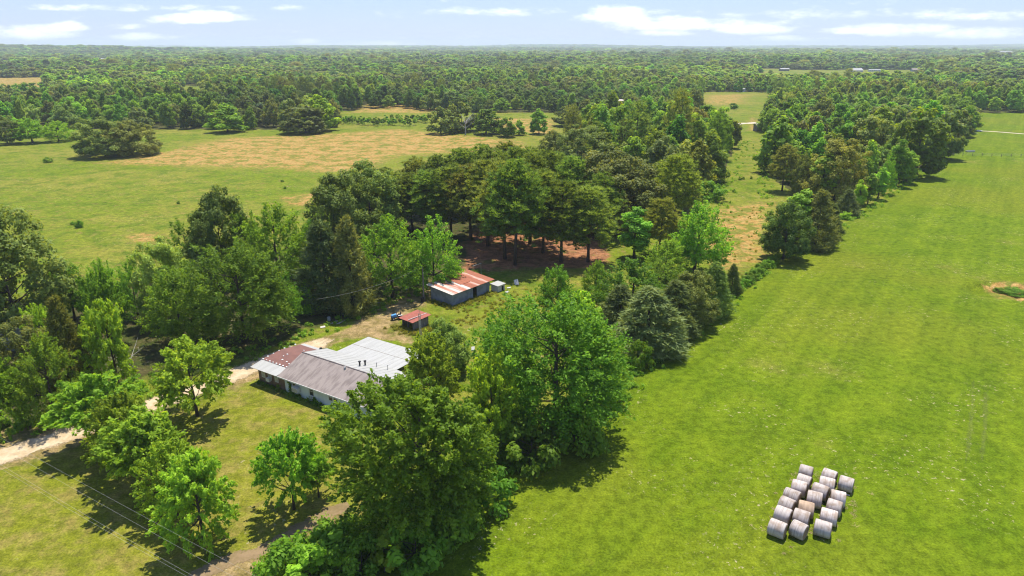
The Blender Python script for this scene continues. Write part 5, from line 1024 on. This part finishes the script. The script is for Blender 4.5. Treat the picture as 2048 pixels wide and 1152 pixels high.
cottage('far_house', 930, 119, 30, 14, 4, 4, 0, M_TRIM, M_WHITE, 'pale building on the thin far field in the middle distance', 'house', 3)
# ------------------------------------------------------------------ dead trees
def dead_tree(px, py, top, label, m_=DEADWOOD, seed=1, spread=.55, thick=.03):
    x_, y_ = at(px, py); H = height_to_row(y_, top); q = random.Random(seed); e = tag(empty('dead_tree', (x_, y_, 0)), label, 'tree'); mb = MB()
    mb.tube([(0, 0, -.1), (.1, 0, H * .3), (-.1, .1, H * .6)], [thick * H, thick * .75 * H, thick * .5 * H], 7); mb.build('trunk', m_, e); bb = MB()
    for k in range(11):
        th = q.uniform(0, 6.28); z0 = H * q.uniform(.28, .6); l_ = H * q.uniform(.25, .5); p1 = Vector((0, 0, z0)); p2 = p1 + Vector((math.cos(th) * spread * l_, math.sin(th) * spread * l_, l_ * .5)); p3 = p2 + Vector((math.cos(th + q.uniform(-.7, .7)) * spread * l_ * .6, math.sin(th) * spread * l_ * .6, l_ * .45))
        bb.tube([p1, p2, p3], [thick * .4 * H, thick * .25 * H, thick * .08 * H], 5)
        for _ in range(2): bb.tube([p2, p2 + Vector((q.uniform(-1, 1), q.uniform(-1, 1), q.uniform(.1, .8))) * l_ * .45], [thick * .16 * H, thick * .05 * H], 4)
    bb.build('branches', m_, e); return e
dead_tree(931, 269, 224, 'bleached dead tree standing before the meadow island', DEADWOOD, 1, .7, .035)
dead_tree(1088, 268, 236, 'thin bare snag between the island and the narrow dark tree', BARK, 2, .35)
dead_tree(1003, 268, 240, 'grey leafless trunk near the right of the meadow island', BARK, 3, .4)
dead_tree(30, 648, 592, 'leafless grey tree tangled above the hidden metal roof', DEADWOOD, 4, 1.0, .02)
dead_tree(268, 752, 690, 'bare grey limbs beside the layered bright tree', DEADWOOD, 6, 1.0, .02)
# ------------------------------------------------------------------ far pasture fence
fa, fb_ = Vector((*at(1868, 311), 0)), Vector((*at(2140, 316), 0))
fe = tag(empty('wire_fence', fa), 'wire and post fence across the far pasture', 'fence'); nP = 15
for k in range(nP): p = (fb_ - fa) * (k / (nP - 1)); MB().box(p.x - .06, p.x + .06, p.y - .06, p.y + .06, -.1, 1.3).build('post', M_WOOD, fe)
for z_ in (.5, .9, 1.25): MB().tube([(0, -.12, z_), (fb_.x - fa.x, fb_.y - fa.y - .12, z_)], .02, 4).build('wire', M_STEEL, fe)
x_, y_ = at(1940, 304); tg = tag(empty('water_trough', (x_, y_, 0), R(10)), 'pale water trough standing at the far pasture fence', 'trough')
tb = MB(); tb.box(-2, 2, -.5, -.4, 0, .7); tb.box(-2, 2, .4, .5, 0, .7); tb.box(-2, -1.9, -.4, .4, 0, .7); tb.box(1.9, 2, -.4, .4, 0, .7); tb.build('basin', M_CURTAIN, tg)
for k, (px_, py_) in enumerate([(1952, 262), (1962, 262.5), (1945, 261.5)]): scrap(px_, py_, 4.5, 2.0, 5, 30 * k, ['white heap by the east wood end of the farm track', 'pale heap right of the white heap on the farm track', 'pale heap at the wood edge by the farm track'][k], M_TRIM, 'rubble_heap', 'rubble')
# ------------------------------------------------------------------ rough grass and brush
cs, rs_ = [], []
def along(pts_, n_, wid, r0, r1, z0=.1):
    P_ = [Vector((*at(*p), 0)) for p in pts_]; L_ = [(P_[i + 1] - P_[i]).length for i in range(len(P_) - 1)]; tot = sum(L_)
    for _ in range(n_):
        s_ = rnd.random() * tot; i = 0
        while s_ > L_[i] and i < len(L_) - 1: s_ -= L_[i]; i += 1
        p = P_[i].lerp(P_[i + 1], s_ / L_[i]); cs.append((p.x + rnd.gauss(0, wid), p.y + rnd.gauss(0, wid), z0)); rs_.append(rnd.uniform(r0, r1))
along([(560, 1150), (700, 1110), (850, 1100), (930, 1040), (1010, 940), (1110, 890), (1220, 820), (1290, 720), (1350, 680), (1440, 610), (1540, 525)], 330, .9, .3, .8, .25)
along([(560, 1130), (700, 1060), (800, 1040), (900, 960), (1000, 880), (1080, 850)], 170, 1.6, .6, 1.2, .5)
along([(1555, 520), (1640, 480), (1720, 428), (1820, 362), (1900, 302)], 170, 1.0, .4, 1.0, .3)
along([(1525, 500), (1530, 380), (1520, 300)], 90, 1.2, .4, 1.0, .3); along([(1440, 520), (1420, 420), (1470, 345), (1490, 280)], 130, 2.0, .4, 1.2, .3)
along([(300, 780), (420, 720), (560, 690), (700, 630), (860, 580)], 120, 1.2, .3, .7, .2); along([(-60, 860), (60, 850), (140, 830), (300, 770)], 110, 1.5, .4, .9, .3)
along([(140, 600), (300, 560), (400, 510)], 160, 3, .5, 1.4, .5)
leaf_mass('undergrowth', cs, rs_, 46, (.34, .2), L_ELM, 'tangled undergrowth and weeds along the field edges', 'undergrowth', seed=21)
cs, rs_ = [], []
along([(800, 652), (815, 662), (840, 668), (860, 655)], 120, .7, .25, .5, .15); along([(858, 600), (905, 618), (985, 588)], 120, .5, .2, .5, .15); along([(930, 640), (1000, 620), (1060, 600), (1120, 620)], 200, 3.0, .2, .45, .08)
along([(1440, 560), (1480, 500), (1500, 420)], 60, 4.0, .2, .4, .08)
leaf_mass('tall_grass', cs, rs_, 40, (.5, .07), leaf_mat('grass_blade', (0.20, 0.27, 0.025), (0.34, 0.36, 0.07), .6), 'tall rough grass round the shed, barn and lane', 'grass', tri=True, seed=31, flat=.6)
# ------------------------------------------------------------------ haze
hz = tag(MB().box(-19000, 19000, -17500, 17500, -40, 140).build('haze', None), 'thin blue summer haze over the far woods', 'haze', None, 'stuff')
hm = bpy.data.materials.new('haze_air'); hm.use_nodes = True; t = NT(hm.node_tree); t.n.clear()
pv = t.add('ShaderNodeVolumePrincipled', {'Color': (0.80, 0.89, 1.0, 1), 'Density': 0.00011, 'Anisotropy': 0.0}); t.add('ShaderNodeOutputMaterial', {1: pv.outputs[0]})
hz.data.materials.append(hm); hz.display_type = 'WIRE'
